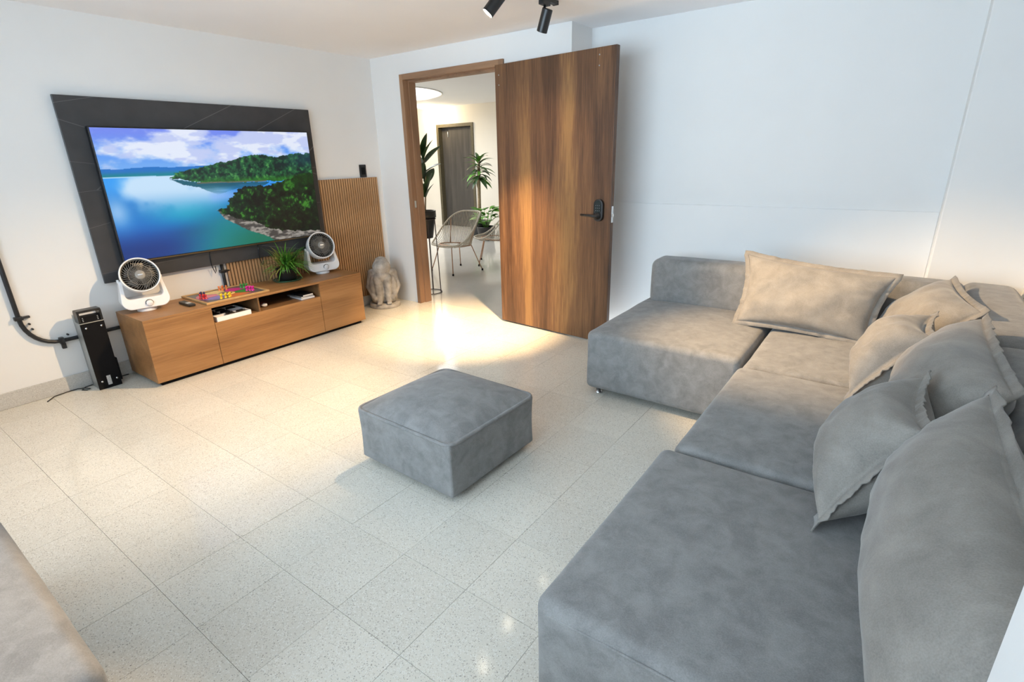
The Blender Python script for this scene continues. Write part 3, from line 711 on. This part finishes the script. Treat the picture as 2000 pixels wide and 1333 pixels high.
for k in range(420):
    az = rnd.uniform(0, 2*PI); L = rnd.uniform(.15, .27)
    el = rnd.uniform(.30, 1.45); r = rnd.uniform(0, .06)
    cx_ = math.cos(az)*math.cos(el)
    if cx_ < .0: continue
    if math.sin(az) > .3: L = min(L, .21)
    b = Vector(pt)+Vector((r*math.cos(az), r*math.sin(az), .085+rnd.uniform(0, .06)))
    dr = rnd.uniform(.5, 1.5)
    tgt = fy if (math.sin(az) < -.6 and rnd.random() < .4) else fg
    blade(tgt, b, az, el, L, rnd.uniform(.008, .014), dr)
o = link_mesh('grass_blades', fg, 'leaf', pl); o['kind'] = 'stuff'
o = link_mesh('yellowed_blades', fy, 'leafyellow', pl); o['kind'] = 'stuff'

# ---------------------------------------------------------------- things in the niche
SZ = .336
bx = thing('game_box', 'white open box of black game pieces in the console niche', 'box', (.345, -1.90, SZ))
link_mesh('tray_floor', boxm((.22, -2.025, SZ), (.462, -1.775, SZ+.012)), 'white', bx)
for a, b in (((.455, -2.025, SZ+.012), (.462, -1.775, SZ+.034)), ((.22, -2.025, SZ+.012), (.227, -1.775, SZ+.034)), ((.227, -2.025, SZ+.012), (.455, -2.018, SZ+.034)), ((.227, -1.782, SZ+.012), (.455, -1.775, SZ+.034))): link_mesh('tray_wall', boxm(a, b), 'white', bx)
for i in range(2): link_mesh('tray_divider', boxm((.30+i*.075, -2.018, SZ+.012), (.304+i*.075, -1.782, SZ+.032)), 'white', bx)
for i in range(3):
    for j in range(3):
        if (i, j) in ((2, 0), (1, 2)): continue
        x = .236+i*.076; y = -2.008+j*.078
        bev(link_mesh('game_piece', boxm((x, y, SZ+.012), (x+.052, y+.052, SZ+.036)), 'black', bx), .004)
gd = thing('game_controller', 'small dark and white rounded gadget beside the niche divider', 'gadget', (.33, -1.62, SZ))
link_mesh('body', MB().sphere((.33, -1.625, SZ+.020), (.035, .055, .020)), plain('dark_red_plastic', (.07, .02, .02), .35), gd)
for dy in (-.045, .015): link_mesh('grip', MB().sphere((.362, -1.63+dy, SZ+.0155), (.022, .024, .0155)), 'white', gd)
for k, (a, b, mt, lb) in enumerate((((.26, -1.335, SZ), (.44, -1.215, SZ+.014), 'white', 'white thin book at the bottom of the niche pile'), ((.25, -1.345, SZ+.0141), (.43, -1.225, SZ+.026), 'silver', 'grey thin book in the middle of the niche pile'), ((.27, -1.33, SZ+.0261), (.44, -1.23, SZ+.040), 'black', 'black thin case on top of the niche pile'))):
    bk = thing('book', lb, 'book', ((a[0]+b[0])/2, (a[1]+b[1])/2, a[2]), 'flat pile in the console niche')
    bev(link_mesh('cover', boxm(a, b), mt, bk), .002)
    link_mesh('pages', boxm((b[0]-.004, a[1]+.004, a[2]+.003), (b[0]+.0006, b[1]-.004, b[2]-.003)), 'white', bk)
    bk.rotation_euler.z = math.radians((-3, 5, 2)[k])

# ---------------------------------------------------------------- black tower unit
tw = thing('electronics_tower', 'tall narrow black electronics box with silver side standing by the wall', 'electronics', (.10, -2.655, 0))
X0, X1, Y0, Y1, Z1 = .048, .172, -2.722, -2.592, .535
bev(link_mesh('body', boxm((X0, Y0+.004, 0), (X1-.008, Y1, .455)), 'silver', tw), .003)
bev(link_mesh('front_plate', boxm((X1-.008, Y0, .0), (X1, Y1, .455)), 'blackmatte', tw), .002)
bev(link_mesh('side_rail', boxm((X0-.012, Y0+.004, .0), (X0+.012, Y0+.02, .50)), 'silver', tw), .003)
bev(link_mesh('side_bulge', boxm((X0+.04, Y1, .03), (X1-.004, Y1+.012, .19)), 'blackmatte', tw), .010, 3)
link_mesh('silver_edge', boxm((X1-.010, Y0, .455), (X1+.001, Y1, .460)), 'chrome', tw)
for y in (Y0, Y1-.012): link_mesh('handle_post', boxm((X0+.05, y, .460), (X1-.002, y+.012, .530)), 'black', tw)
bev(link_mesh('handle_bar', boxm((X0+.05, Y0, .524), (X1-.002, Y1, .540)), 'black', tw), .005, 3)
link_mesh('control_block', boxm((X0+.05, Y0+.012, .460), (X1-.012, Y1-.012, .497)), 'blackmatte', tw)
for y in (Y0+.022, Y1-.028):
    for z in (.467, .477, .487): link_mesh('control_button', boxm((X1-.012, y, z), (X1-.009, y+.006, z+.005)), 'silver', tw)
for (y, z) in ((Y0+.025, .425), (Y1-.022, .425), (Y0+.025, .055), (Y1-.022, .055)): link_mesh('foot_stud', MB().lathe([(.007, 0), (.007, .006), (.004, .009), (0, .009)], 14, 'x', (X1, y, z), cap=False), 'chrome', tw)
link_mesh('label_sticker', boxm((X1, -2.668, .022), (X1+.0008, -2.645, .086)), plain('grey_sticker', (.5, .5, .49), .5, var=.25, scale=160), tw)
cb = [(.014+.02*math.sin(k*.5)**2, -3.0+k*.042, .004) for k in range(12)]
cb += [(.10, -2.56, .004), (.06, -2.50, .004), (.03, -2.47, .004)]
top('floor_cable', MB().tube([(.10, -2.98, .004), (.04, -2.93, .004), (.022, -2.86, .004), (.02, -2.80, .004), (.05, -2.765, .004), (.09, -2.75, .004), (.10, -2.77, .004), (.07, -2.79, .004), (.03, -2.76, .004), (.018, -2.70, .004), (.018, -2.60, .004), (.018, -2.50, .004)], .0032, 6), 'black', 'thin dark cable along the skirting under the black tower box', 'cable', base=(.02, -2.8, 0))

# ---------------------------------------------------------------- stone statue
stt = thing('stone_statue', 'grey stone statue of a crouched figure with bowed head', 'statue', (.172, -.262, 0))
link_mesh('base', MB().lathe([(0, 0), (.150, 0), (.152, .006), (.150, .036), (.142, .042), (0, .042)], 48, cap=False), 'stone', stt, True)
sb = MB()
def cap_(p, q, r0, r1, n=7):
    p = Vector(p); q = Vector(q)
    for i in range(n): u = i/(n-1); sb.sphere(p.lerp(q, u), r0+(r1-r0)*u, 12, 8)
sb.sphere((-.02, 0, .125), (.095, .125, .10)); sb.sphere((-.015, 0, .22), (.09, .128, .12)); sb.sphere((.0, 0, .31), (.080, .118, .085)); sb.sphere((.045, 0, .18), (.05, .085, .14))
sb.sphere((.060, 0, .405), (.086, .088, .088)); sb.sphere((.085, 0, .33), (.055, .07, .06)); sb.sphere((.085, 0, .385), (.055, .056, .055)); sb.sphere((.03, 0, .455), (.062, .066, .052))
sb.sphere((.125, 0, .375), (.018, .014, .02))
for s in (-1, 1):
    cap_((-.02, s*.065, .11), (.085, s*.048, .295), .058, .046)
    cap_((.088, s*.046, .295), (.092, s*.042, .085), .046, .034)
    cap_((.082, s*.043, .066), (.128, s*.047, .062), .030, .024)
    for k in range(4): sb.sphere((.146, s*.047+(k-1.5)*.0125, .058), (.016, .0068, .013), 8, 6)
    cap_((-.01, s*.105, .325), (.012, s*.138, .205), .040, .034)
    cap_((.012, s*.138, .205), (.088, s*.098, .115), .033, .024)
    sb.sphere((.040, s*.085, .20), (.062, .052, .125)); sb.sphere((.035, s*.07, .10), (.075, .06, .06))
    cap_((-.01, s*.10, .335), (.05, s*.075, .36), .045, .035)
    sb.sphere((.10, s*.086, .105), (.026, .02, .026))
    sb.sphere((.045, s*.078, .41), (.016, .012, .024))
so3 = link_mesh('figure', sb, 'stone', stt, True)
rmd = so3.modifiers.new('fuse', 'REMESH'); rmd.mode = 'VOXEL'; rmd.voxel_size = .0055; rmd.use_smooth_shade = True
smd = so3.modifiers.new('soften', 'SMOOTH'); smd.iterations = 3; smd.factor = .5
stt.rotation_euler.z = math.radians(-42)

# ================================================================== SEATING
def foot(parent, x, y):
    link_mesh('foot', MB().lathe([(.020, 0), (.022, .004), (.022, .010), (.015, .012), (.015, .045)], 18, 'z', (x, y, 0)), 'chrome', parent)
def module(label, seat, backs, seed, feet=True, crown=.022, piping=None):
    (a, b) = seat
    t_ = thing('sofa_module', label, 'sofa', ((a[0]+b[0])/2, (a[1]+b[1])/2, 0), 'modules of the corner sofa')
    link_mesh('seat', soft_block(a, b, .035, (18, 18, 7), crown, .005, seed, 0, 2.6), 'fabric', t_)
    for k, (c, d_) in enumerate(backs): link_mesh('backrest', soft_block(c, d_, .055, (12, 12, 8), .008, .005, seed+11+k, .004), 'fabric', t_)
    for x in (a[0]+.07, b[0]-.07):
        for y in (a[1]+.05, b[1]-.05): foot(t_, x, y)
    if piping:
        link_mesh('piping', MB().tube(piping, .004, 8), 'fabric', t_)
    return t_
SH = .405
module('grey sofa module with armless open end next to the door', ((2.862, -1.010, .040), (3.738, .06, SH)), [((2.905, -.165, .38), (3.738, .055, .705))], 1)
module('grey corner sofa module with backs on two sides', ((3.758, -1.080, .040), (4.835, .06, SH)), [((3.758, -.165, .38), (4.62, .055, .705)), ((4.60, -1.06, .38), (4.835, .055, .705))], 2)
module('middle grey sofa module of the long run', ((3.747, -2.008, .040), (4.835, -1.096, SH+.003)), [((4.615, -2.00, .38), (4.845, -1.10, .695))], 3)
pp = []
for k in range(25): pp.append((3.75+(.86)*k/24, -2.863, SH-.028+.022*(1-abs(2*k/24-1)**2.6)*.3))
module('grey sofa module at the near end of the long run', ((3.715, -2.865, .040), (4.835, -2.021, SH+.003)), [((4.615, -2.83, .38), (4.845, -2.03, .695))], 4, piping=pp)
nm = module('separate grey sofa module standing across the floor from the corner sofa', ((2.0, -4.42, .040), (3.09, -3.525, .42)), [((2.0, -4.44, .38), (3.09, -4.24, .70))], 5)
nm['group'] = 'modules of the corner sofa'

# ottoman
ot = thing('ottoman', 'square grey upholstered ottoman with piped cushion top', 'ottoman', (2.645, -2.012, 0))
link_mesh('body', soft_block((-.303, -.298, .032), (.303, .298, .292), .014, (12, 12, 6), 0, .003, 21, -.004), 'fabric', ot, True)
dome = []; df = []; nn = 28
for i in range(nn+1):
    for j in range(nn+1):
        u, v = 2*i/nn-1, 2*j/nn-1
        z = .290+.080*((1-abs(u)**2.4)*(1-abs(v)**2.4))**.74
        z += .0025*noise.noise(Vector((u*3, v*3, 5)))*(1-u**4)*(1-v**4)
        sq = 1+.006*(1-u*u*v*v)
        rr = .045
        x, y = u*.302, v*.297
        # round the corners in plan
        ex, ey = max(0, abs(x)-(.302-rr)), max(0, abs(y)-(.297-rr))
        m_ = max(ex, ey)
        if ex > 0 and ey > 0:
            l = math.hypot(ex, ey); k = m_/l
            x = math.copysign(.302-rr+ex*k, x); y = math.copysign(.297-rr+ey*k, y)
        dome.append((x, y, z))
for i in range(nn):
    for j in range(nn): df.append((i*(nn+1)+j, (i+1)*(nn+1)+j, (i+1)*(nn+1)+j+1, i*(nn+1)+j+1))
link_mesh('cushion_top', MB().add(dome, df), 'fabric', ot, True)
rp = []
for (cx_, cy_, a0) in ((.26, .255, 0), (-.26, .255, PI/2), (-.26, -.255, PI), (.26, -.255, 1.5*PI)):
    for k in range(7): a = a0+PI/2*k/6; rp.append((cx_+.045*math.cos(a), cy_+.045*math.sin(a), .2885))
link_mesh('piping', MB().tube(rp, .0085, 8, closed=True), 'fabric', ot, True)
for s in (-1, 1):
    for q in (-1, 1): link_mesh('foot', MB().lathe([(.02, 0), (.02, .035)], 14, 'z', (s*.24, q*.24, 0)), 'blackmatte', ot, True)
ot.rotation_euler.z = math.radians(-1.6)

# ---------------------------------------------------------------- cushions
def cushion(label, BL, BR, TR, TL, th, seed, pinch=.07, mat='cushion', group='loose cushions on the corner sofa', flange=.026):
    BL, BR, TR, TL = map(Vector, (BL, BR, TR, TL))
    c = (BL+BR+TR+TL)/4
    nz = ((BR-BL)+(TR-TL)).cross((TL-BL)+(TR-BR)).normalized()
    n = 44
    def plan(u, v):
        # bilinear corners with sides drawn in, so that the corners become ears
        a = u*(1-pinch*(1-v*v)*u*u); b = v*(1-pinch*1.1*(1-u*u)*v*v)
        p = (BL*(1-a)*(1-b)+BR*(1+a)*(1-b)+TR*(1+a)*(1+b)+TL*(1-a)*(1+b))/4
        return p
    def sh(u, v):
        e = ((1-abs(u)**2.2)*(1-abs(v)**2.2))
        return max(0, e)**.46
    vs = []; fs = []
    for sgn in (1, -1):
        for i in range(n+1):
            for j in range(n+1):
                u = math.sin((2*i/n-1)*PI/2*.94)/math.sin(PI/2*.94); v = math.sin((2*j/n-1)*PI/2*.94)/math.sin(PI/2*.94)
                p = plan(u, v); h = sh(u, v)*th/2
                # wrinkles running in from the seams + broad dents
                ed = max(abs(u), abs(v)); an = math.atan2(v, u)
                wr = noise.noise(Vector((an*7+seed*3, seed, sgn*2)))*.006*sstep1(.45, .9, ed)*(1-ed**8)
                wr += noise.noise(Vector((u*1.7+seed, v*1.7, sgn*3+seed)))*.020*h/(th/2)
                wr += noise.noise(Vector((u*5+seed, v*4, sgn*5)))*.006*h/(th/2)
                vs.append(p+nz*sgn*(h+wr*(1 if h > 0 else 0)))
    K = (n+1)*(n+1)
    for s in (0, 1):
        for i in range(n):
            for j in range(n):
                q = (s*K+i*(n+1)+j, s*K+(i+1)*(n+1)+j, s*K+(i+1)*(n+1)+j+1, s*K+i*(n+1)+j+1); fs.append(q if s == 0 else q[::-1])
    base = min((BL, BR), key=lambda p: p.z); base = Vector(((BL.x+BR.x)/2, (BL.y+BR.y)/2, base.z))
    mb = MB().add(vs, fs)
    o = top('cushion', mb, mat, label, 'cushion', group, base=base)
    bm = bmesh.new(); bm.from_mesh(o.data); bmesh.ops.remove_doubles(bm, verts=bm.verts, dist=.0004); bm.to_mesh(o.data); bm.free()
    # ruffled flange around the seam
    per = []; m = 40
    for k in range(m): per.append((-1+2*k/m, -1))
    for k in range(m): per.append((1, -1+2*k/m))
    for k in range(m): per.append((1-2*k/m, 1))
    for k in range(m): per.append((-1, 1-2*k/m))
    fv = []; ff_ = []
    for k, (u, v) in enumerate(per):
        p = plan(u, v); du = Vector((u if abs(u) > .999 else 0, v if abs(v) > .999 else 0))
        ex = ((BR-BL)+(TR-TL)).normalized(); ey = ((TL-BL)+(TR-BR)).normalized()
        outd = ex*du.x+ey*du.y
        if outd.length > 0: outd = outd.normalized()*(1.35 if du.length > 1.1 else 1)
        wv = noise.noise(Vector((u*9+seed*5, v*9, seed)))*.016
        fv += [p+nz*.004, p+outd*flange+nz*(wv+.002), p+outd*flange+nz*(wv-.002), p-nz*.004]
    L = len(per)
    for k in range(L):
        a = 4*k; b = 4*((k+1) % L)
        for e in range(3): ff_.append((a+e, b+e, b+e+1, a+e+1))
    fo = link_mesh('flange', MB().add(fv, ff_), mat, o)
    return o

cushion('wide beige cushion leaning on the sofa back next to the open end', (3.575, -.435, .435), (4.235, -.50, .435), (4.305, -.375, .765), (3.552, -.225, .80), .20, 1, .09)
cushion('beige cushion tucked into the corner of the sofa', (4.265, -.235, .46), (4.375, -.86, .46), (4.615, -.80, .735), (4.535, -.235, .755), .24, 2, .08)
cushion('small cushion leaning on the beige corner cushion', (4.225, -.90, .455), (4.225, -1.315, .455), (4.445, -1.255, .725), (4.455, -.875, .715), .25, 3, .17)
cushion('large grey cushion on the middle module of the long run', (4.38, -1.13, .475), (4.38, -1.86, .475), (4.595, -1.86, .765), (4.590, -1.055, .770), .27, 4, .05)
cushion('small cushion leaning between the two large grey cushions', (4.222, -1.80, .45), (4.230, -2.245, .45), (4.412, -2.175, .74), (4.410, -1.755, .735), .26, 5, .17)
cushion('large grey cushion beside the white wall return', (4.385, -2.025, .485), (4.40, -2.98, .485), (4.545, -2.96, .795), (4.535, -1.945, .785), .28, 6, .05)

# ================================================================== TRACK LAMPS
tr = thing('track_rail', 'black ceiling rail carrying the spot lamps', 'track', (2.33, -1.15, H-.03))
bev(link_mesh('rail', boxm((2.313, -1.95, H-.022), (2.347, -.50, H)), 'black', tr), .002)
bev(link_mesh('rail_end', boxm((2.311, -.512, H-.024), (2.349, -.498, H)), 'black', tr), .002)
def spotlamp(y, target, label, power, size, blend, spill=0, zc=2.165, x=2.33):
    c = Vector((x, y, zc)); d_ = (Vector(target)-c).normalized()
    t_ = thing('spot_lamp', label, 'lamp', (x, y, H-.022), 'spot lamps on the ceiling rail')
    link_mesh('adapter', boxm((x-.016, y-.04, H-.045), (x+.016, y+.04, H-.0221)), 'black', t_)
    link_mesh('stem', MB().tube([(x, y, H-.045), (x, y, zc+.012)], .007, 10), 'black', t_)
    q = d_.to_track_quat('Z', 'Y').to_matrix().to_4x4()
    mt = Matrix.Translation(c) @ q
    autosmooth(link_mesh('barrel', MB().lathe([(0, -.062), (.030, -.062), (.032, -.060), (.032, .060), (.0295, .062), (.0285, .056), (0, .056)], 32, cap=False).xf(mt), 'black', t_), 35)
    link_mesh('lens', MB().lathe([(.0282, .0565), (.0282, .0585)], 28).xf(mt), 'lampon', t_)
    for (pw, sz, bl) in ((power, size, blend), (spill, math.radians(115), .7)):
        if not pw: continue
        l = bpy.data.lights.new('spot_lamp_beam', 'SPOT'); l.energy = pw; l.color = (1.0, .685, .37); l.spot_size = sz; l.spot_blend = bl; l.shadow_soft_size = .028
        o = bpy.data.objects.new('spot_lamp_beam', l); COL.objects.link(o); o.parent = t_
        p = c+d_*.068
        o.matrix_local = Matrix.Translation(p-Vector((x, y, H-.022))) @ d_.to_track_quat('-Z', 'Y').to_matrix().to_4x4()
    return t_
spotlamp(-.63, (1.36, -.38, 0), 'black spot lamp at the rail end aimed towards the doorway', 760, math.radians(50), .9, 18)
spotlamp(-1.12, (1.0, -2.45, 0), 'black spot lamp with lit lens aimed towards the console', 320, math.radians(72), .9, 0)
spotlamp(-1.57, (4.12, -.60, .42), 'black spot lamp on the rail aimed at the corner of the sofa', 520, math.radians(49), 1.0)
spotlamp(-1.86, (2.95, -4.0, .42), 'black spot lamp on the rail aimed at the separate sofa module', 300, math.radians(36), .8)

# ================================================================== HALL THINGS
# ceiling lamp
hl = thing('ceiling_lamp', 'lit round white lamp on the hall ceiling', 'lamp', (-3.83, 4.62, HC-.05))
link_mesh('diffuser', MB().lathe([(0, HC-.05), (.105, HC-.05), (.115, HC-.042), (.115, HC-.008)], 40, 'z', (-3.83, 4.62, 0), cap=False), 'halllamp', hl)
link_mesh('collar', MB().lathe([(.118, HC-.008), (.118, HC)], 40, 'z', (-3.83, 4.62, 0)), 'white', hl)
lp = bpy.data.lights.new('ceiling_lamp_glow', 'POINT'); lp.energy = 30; lp.color = (1, .80, .52); lp.shadow_soft_size = .1
lo = bpy.data.objects.new('ceiling_lamp_glow', lp); COL.objects.link(lo); lo.parent = hl; lo.location = (0, 0, -.08)

# cord chairs
def make_chair():
    c = thing('cord_chair', 'round cream cord chair with thin copper legs', 'chair', (0, 0, 0), 'cord chairs in the hall')
    def rim(a):
        k = (1-math.cos(a))/2   # 0 front, 1 back
        k = sstep1(.12, .95, k)
        return Vector((.36*math.cos(a)+.02*k, .36*math.sin(a)*(1-.06*k), .395+.40*k))
    def ring(a): return Vector((.04+.215*math.cos(a), .225*math.sin(a), .37+.015*math.cos(a)))
    link_mesh('rim', MB().tube([rim(2*PI*k/64) for k in range(64)], .011, 8, closed=True), 'cord', c, True)
    link_mesh('seat_ring', MB().tube([ring(2*PI*k/48) for k in range(48)], .008, 8, closed=True), 'rosegold', c, True)
    mb = MB()
    for k in range(84):
        a = 2*PI*k/84; p, q = rim(a), ring(a)
        mid = (p+q)/2+Vector((-.02*math.cos(a), -.02*math.sin(a), -.03))
        pts = [p, p.lerp(mid, .5)+Vector((0, 0, -.004)), mid, mid.lerp(q, .5)+Vector((0, 0, -.004)), q]
        mb.tube(pts, .0034, 5, cap=False)
    for k in range(46):
        a = 2*PI*k/46; q = ring(a); h = Vector((.04+.02*math.cos(a), .02*math.sin(a), .335))
        mb.tube([q, q.lerp(h, .5)+Vector((0, 0, -.012)), h], .0034, 5, cap=False)
    o = link_mesh('cords', mb, 'cord', c, True); o['kind'] = 'stuff'
    for (sx, sy) in ((1, 1), (1, -1), (-1, 1), (-1, -1)):
        tp = ring(math.atan2(sy*.8, sx)); ft = Vector((.035+sx*.255, sy*.255, 0))
        lg = link_mesh('leg', MB().tube([tp+Vector((0, 0, .0)), tp.lerp(ft, .5), ft+Vector((0, 0, .012))], .0068, 8), 'rosegold', c, True)
        link_mesh('leg_cap', MB().lathe([(.013, 0), (.013, .022), (.009, .026)], 10, 'z', tuple(ft)), 'blackmatte', lg, True)
    for s in (-1, 1): link_mesh('arm_strut', MB().tube([ring(s*1.9), rim(s*2.0)], .006, 6), 'rosegold', c, True)
    return c
ch = make_chair(); ch.scale = (.93,)*3; ch.location = (-.345, 1.46, 0); ch.rotation_euler.z = math.radians(258)
ch['label'] = 'round cream cord chair standing next to the wire plant stand'
ch2 = copy_tree(ch); ch2.location = (-.20, 2.15, 0); ch2.rotation_euler.z = math.radians(215)
ch2['label'] = 'round cream cord chair partly hidden by the wooden door, near the tall plant'

# leaf meshes
def leaf_mesh(name, L, W_, droop, mat, n=8, fold=.25):
    vs = []; fs = []; p = Vector((0, 0, 0)); e = 0.0
    for i in range(n+1):
        u = i/n; w = W_*math.sin(PI*min(1, u**.8))**.75*.5 if 0 < i < n else .001
        vs += [p+Vector((0, -w, w*fold)), p, p+Vector((0, w, w*fold))]
        e -= droop/n; p = p+Vector((math.cos(e), 0, math.sin(e)))*(L/n)
    for i in range(n):
        b = 3*i; fs += [(b, b+1, b+4, b+3), (b+1, b+2, b+5, b+4)]
    o = link_mesh(name, MB().add(vs, fs), mat); me = o.data; bpy.data.objects.remove(o)
    return me
def put_leaf(me, parent, loc, az, el, sc=1.0, roll=0):
    o = bpy.data.objects.new('leaf', me); COL.objects.link(o); o.parent = parent; o.location = loc
    o.rotation_euler = (Matrix.Rotation(az, 4, 'Z') @ Matrix.Rotation(-el, 4, 'Y') @ Matrix.Rotation(roll, 4, 'X')).to_euler(); o.scale = (sc,)*3
    return o
# wire stand, pot and rubber plant
sx, sy = .185, .385
wsd = thing('plant_stand', 'tall thin wire plant stand beside the door frame', 'plant stand', (sx, sy, 0))
for r, z in ((.122, .006), (.105, .80)): link_mesh('ring', MB().tube([(sx+r*math.cos(2*PI*k/40), sy+r*math.sin(2*PI*k/40), z) for k in range(40)], .0045, 6, closed=True), 'wire', wsd)
for k in range(7):
    a = 2*PI*k/7+.3; link_mesh('rod', MB().tube([(sx+.122*math.cos(a), sy+.122*math.sin(a), .006), (sx+.105*math.cos(a), sy+.105*math.sin(a), .80)], .004, 6), 'wire', wsd)
rp_ = thing('rubber_plant', 'upright plant with big dark oval leaves in a black pot on the wire stand', 'plant', (sx, sy, .60))
link_mesh('pot', MB().lathe([(0, .60), (.066, .60), (.098, .79), (.104, .815), (.113, .815), (.113, .885), (.104, .885), (.100, .85), (0, .85)], 36, 'z', (sx, sy, 0), cap=False), 'black', rp_)
link_mesh('stem', MB().tube([(sx, sy, .85), (sx+.02, sy, 1.0), (sx+.035, sy+.01, 1.2), (sx+.03, sy+.01, 1.42)], [.009, .008, .007, .004], 8), 'trunk', rp_)
lm = leaf_mesh('leaf', .27, .095, .35, 'leafdark', 8, .3)
for (h, az, el, sc, ro) in ((.42, .35, .95, .75, .6), (.42, -.6, .80, 1.0, .9), (.46, .15, 1.05, 1.0, .5), (.60, -.35, .85, 1.0, .8), (.66, .6, .55, .95, .4), (.72, -.7, .95, 1.05, -.6), (.78, .25, .95, 1.05, .7), (.55, 2.4, .8, 1.0, .4), (.66, 3.4, .8, 1.0, -.4), (.75, 1.6, .9, 1.0, .4), (.80, -1.5, 1.15, .95, .2), (.82, .1, 1.25, .95, .5)):
    put_leaf(lm, rp_, (.028, .005, h), az-.63+.0, el, sc, ro)
# tall dracaena
dx, dy = -2.05, 4.0
dr = thing('tall_cane_plant', 'tall cane plant with a drooping leaf crown by the dark door', 'plant', (dx, dy, 0))
link_mesh('pot', MB().lathe([(0, 0), (.15, 0), (.18, .27), (.19, .30), (.17, .30), (.165, .27), (0, .26)], 32, 'z', (dx, dy, 0), cap=False), 'black', dr)
link_mesh('cane', MB().tube([(dx, dy, .26), (dx+.015, dy, .7), (dx+.03, dy, 1.2), (dx+.04, dy, 1.38)], [.034, .031, .028, .02], 12), 'trunk', dr)
dm = leaf_mesh('leaf', .34, .075, 1.1, 'leafdark', 8, .3); dm2 = leaf_mesh('leaf', .34, .075, 1.1, 'leaf', 8, .3)
rnd = random.Random(11)
for k in range(44):
    u = k/43; put_leaf(dm2 if k % 3 == 0 else dm, dr, (.035, 0, 1.02+.32*u), k*2.4, .05+1.15*u*u+rnd.uniform(-.1, .15), rnd.uniform(.75, 1.05), rnd.uniform(-.3, .3))
# low bush
bx_, by_ = -1.70, 3.75
bs_ = thing('leafy_bush', 'low leafy green plant in a dark pot behind the cord chairs', 'plant', (bx_, by_, 0))
link_mesh('pot', MB().lathe([(0, 0), (.13, 0), (.16, .20), (.17, .24), (.15, .24), (.145, .21), (0, .20)], 32, 'z', (bx_, by_, 0), cap=False), 'black', bs_)
bm_ = leaf_mesh('leaf', .17, .085, .5, 'leaf', 6, .2)
for k in range(46):
    u = rnd.random(); a = k*2.4; r = .10+.10*rnd.random()
    put_leaf(bm_, bs_, (r*math.cos(a)*.8, r*math.sin(a)*.8, .24+.32*u), a, rnd.uniform(.0, .9), rnd.uniform(.7, 1.1), rnd.uniform(-.4, .4))
st_ = MB()
for k in range(9): a = k*2.4; st_.tube([(bx_+.02*math.cos(a), by_+.02*math.sin(a), .20), (bx_+.10*math.cos(a), by_+.10*math.sin(a), .35), (bx_+.14*math.cos(a), by_+.14*math.sin(a), .50)], .005, 6)
link_mesh('stems', st_, 'leaf', bs_)
bpy.context.view_layer.update()
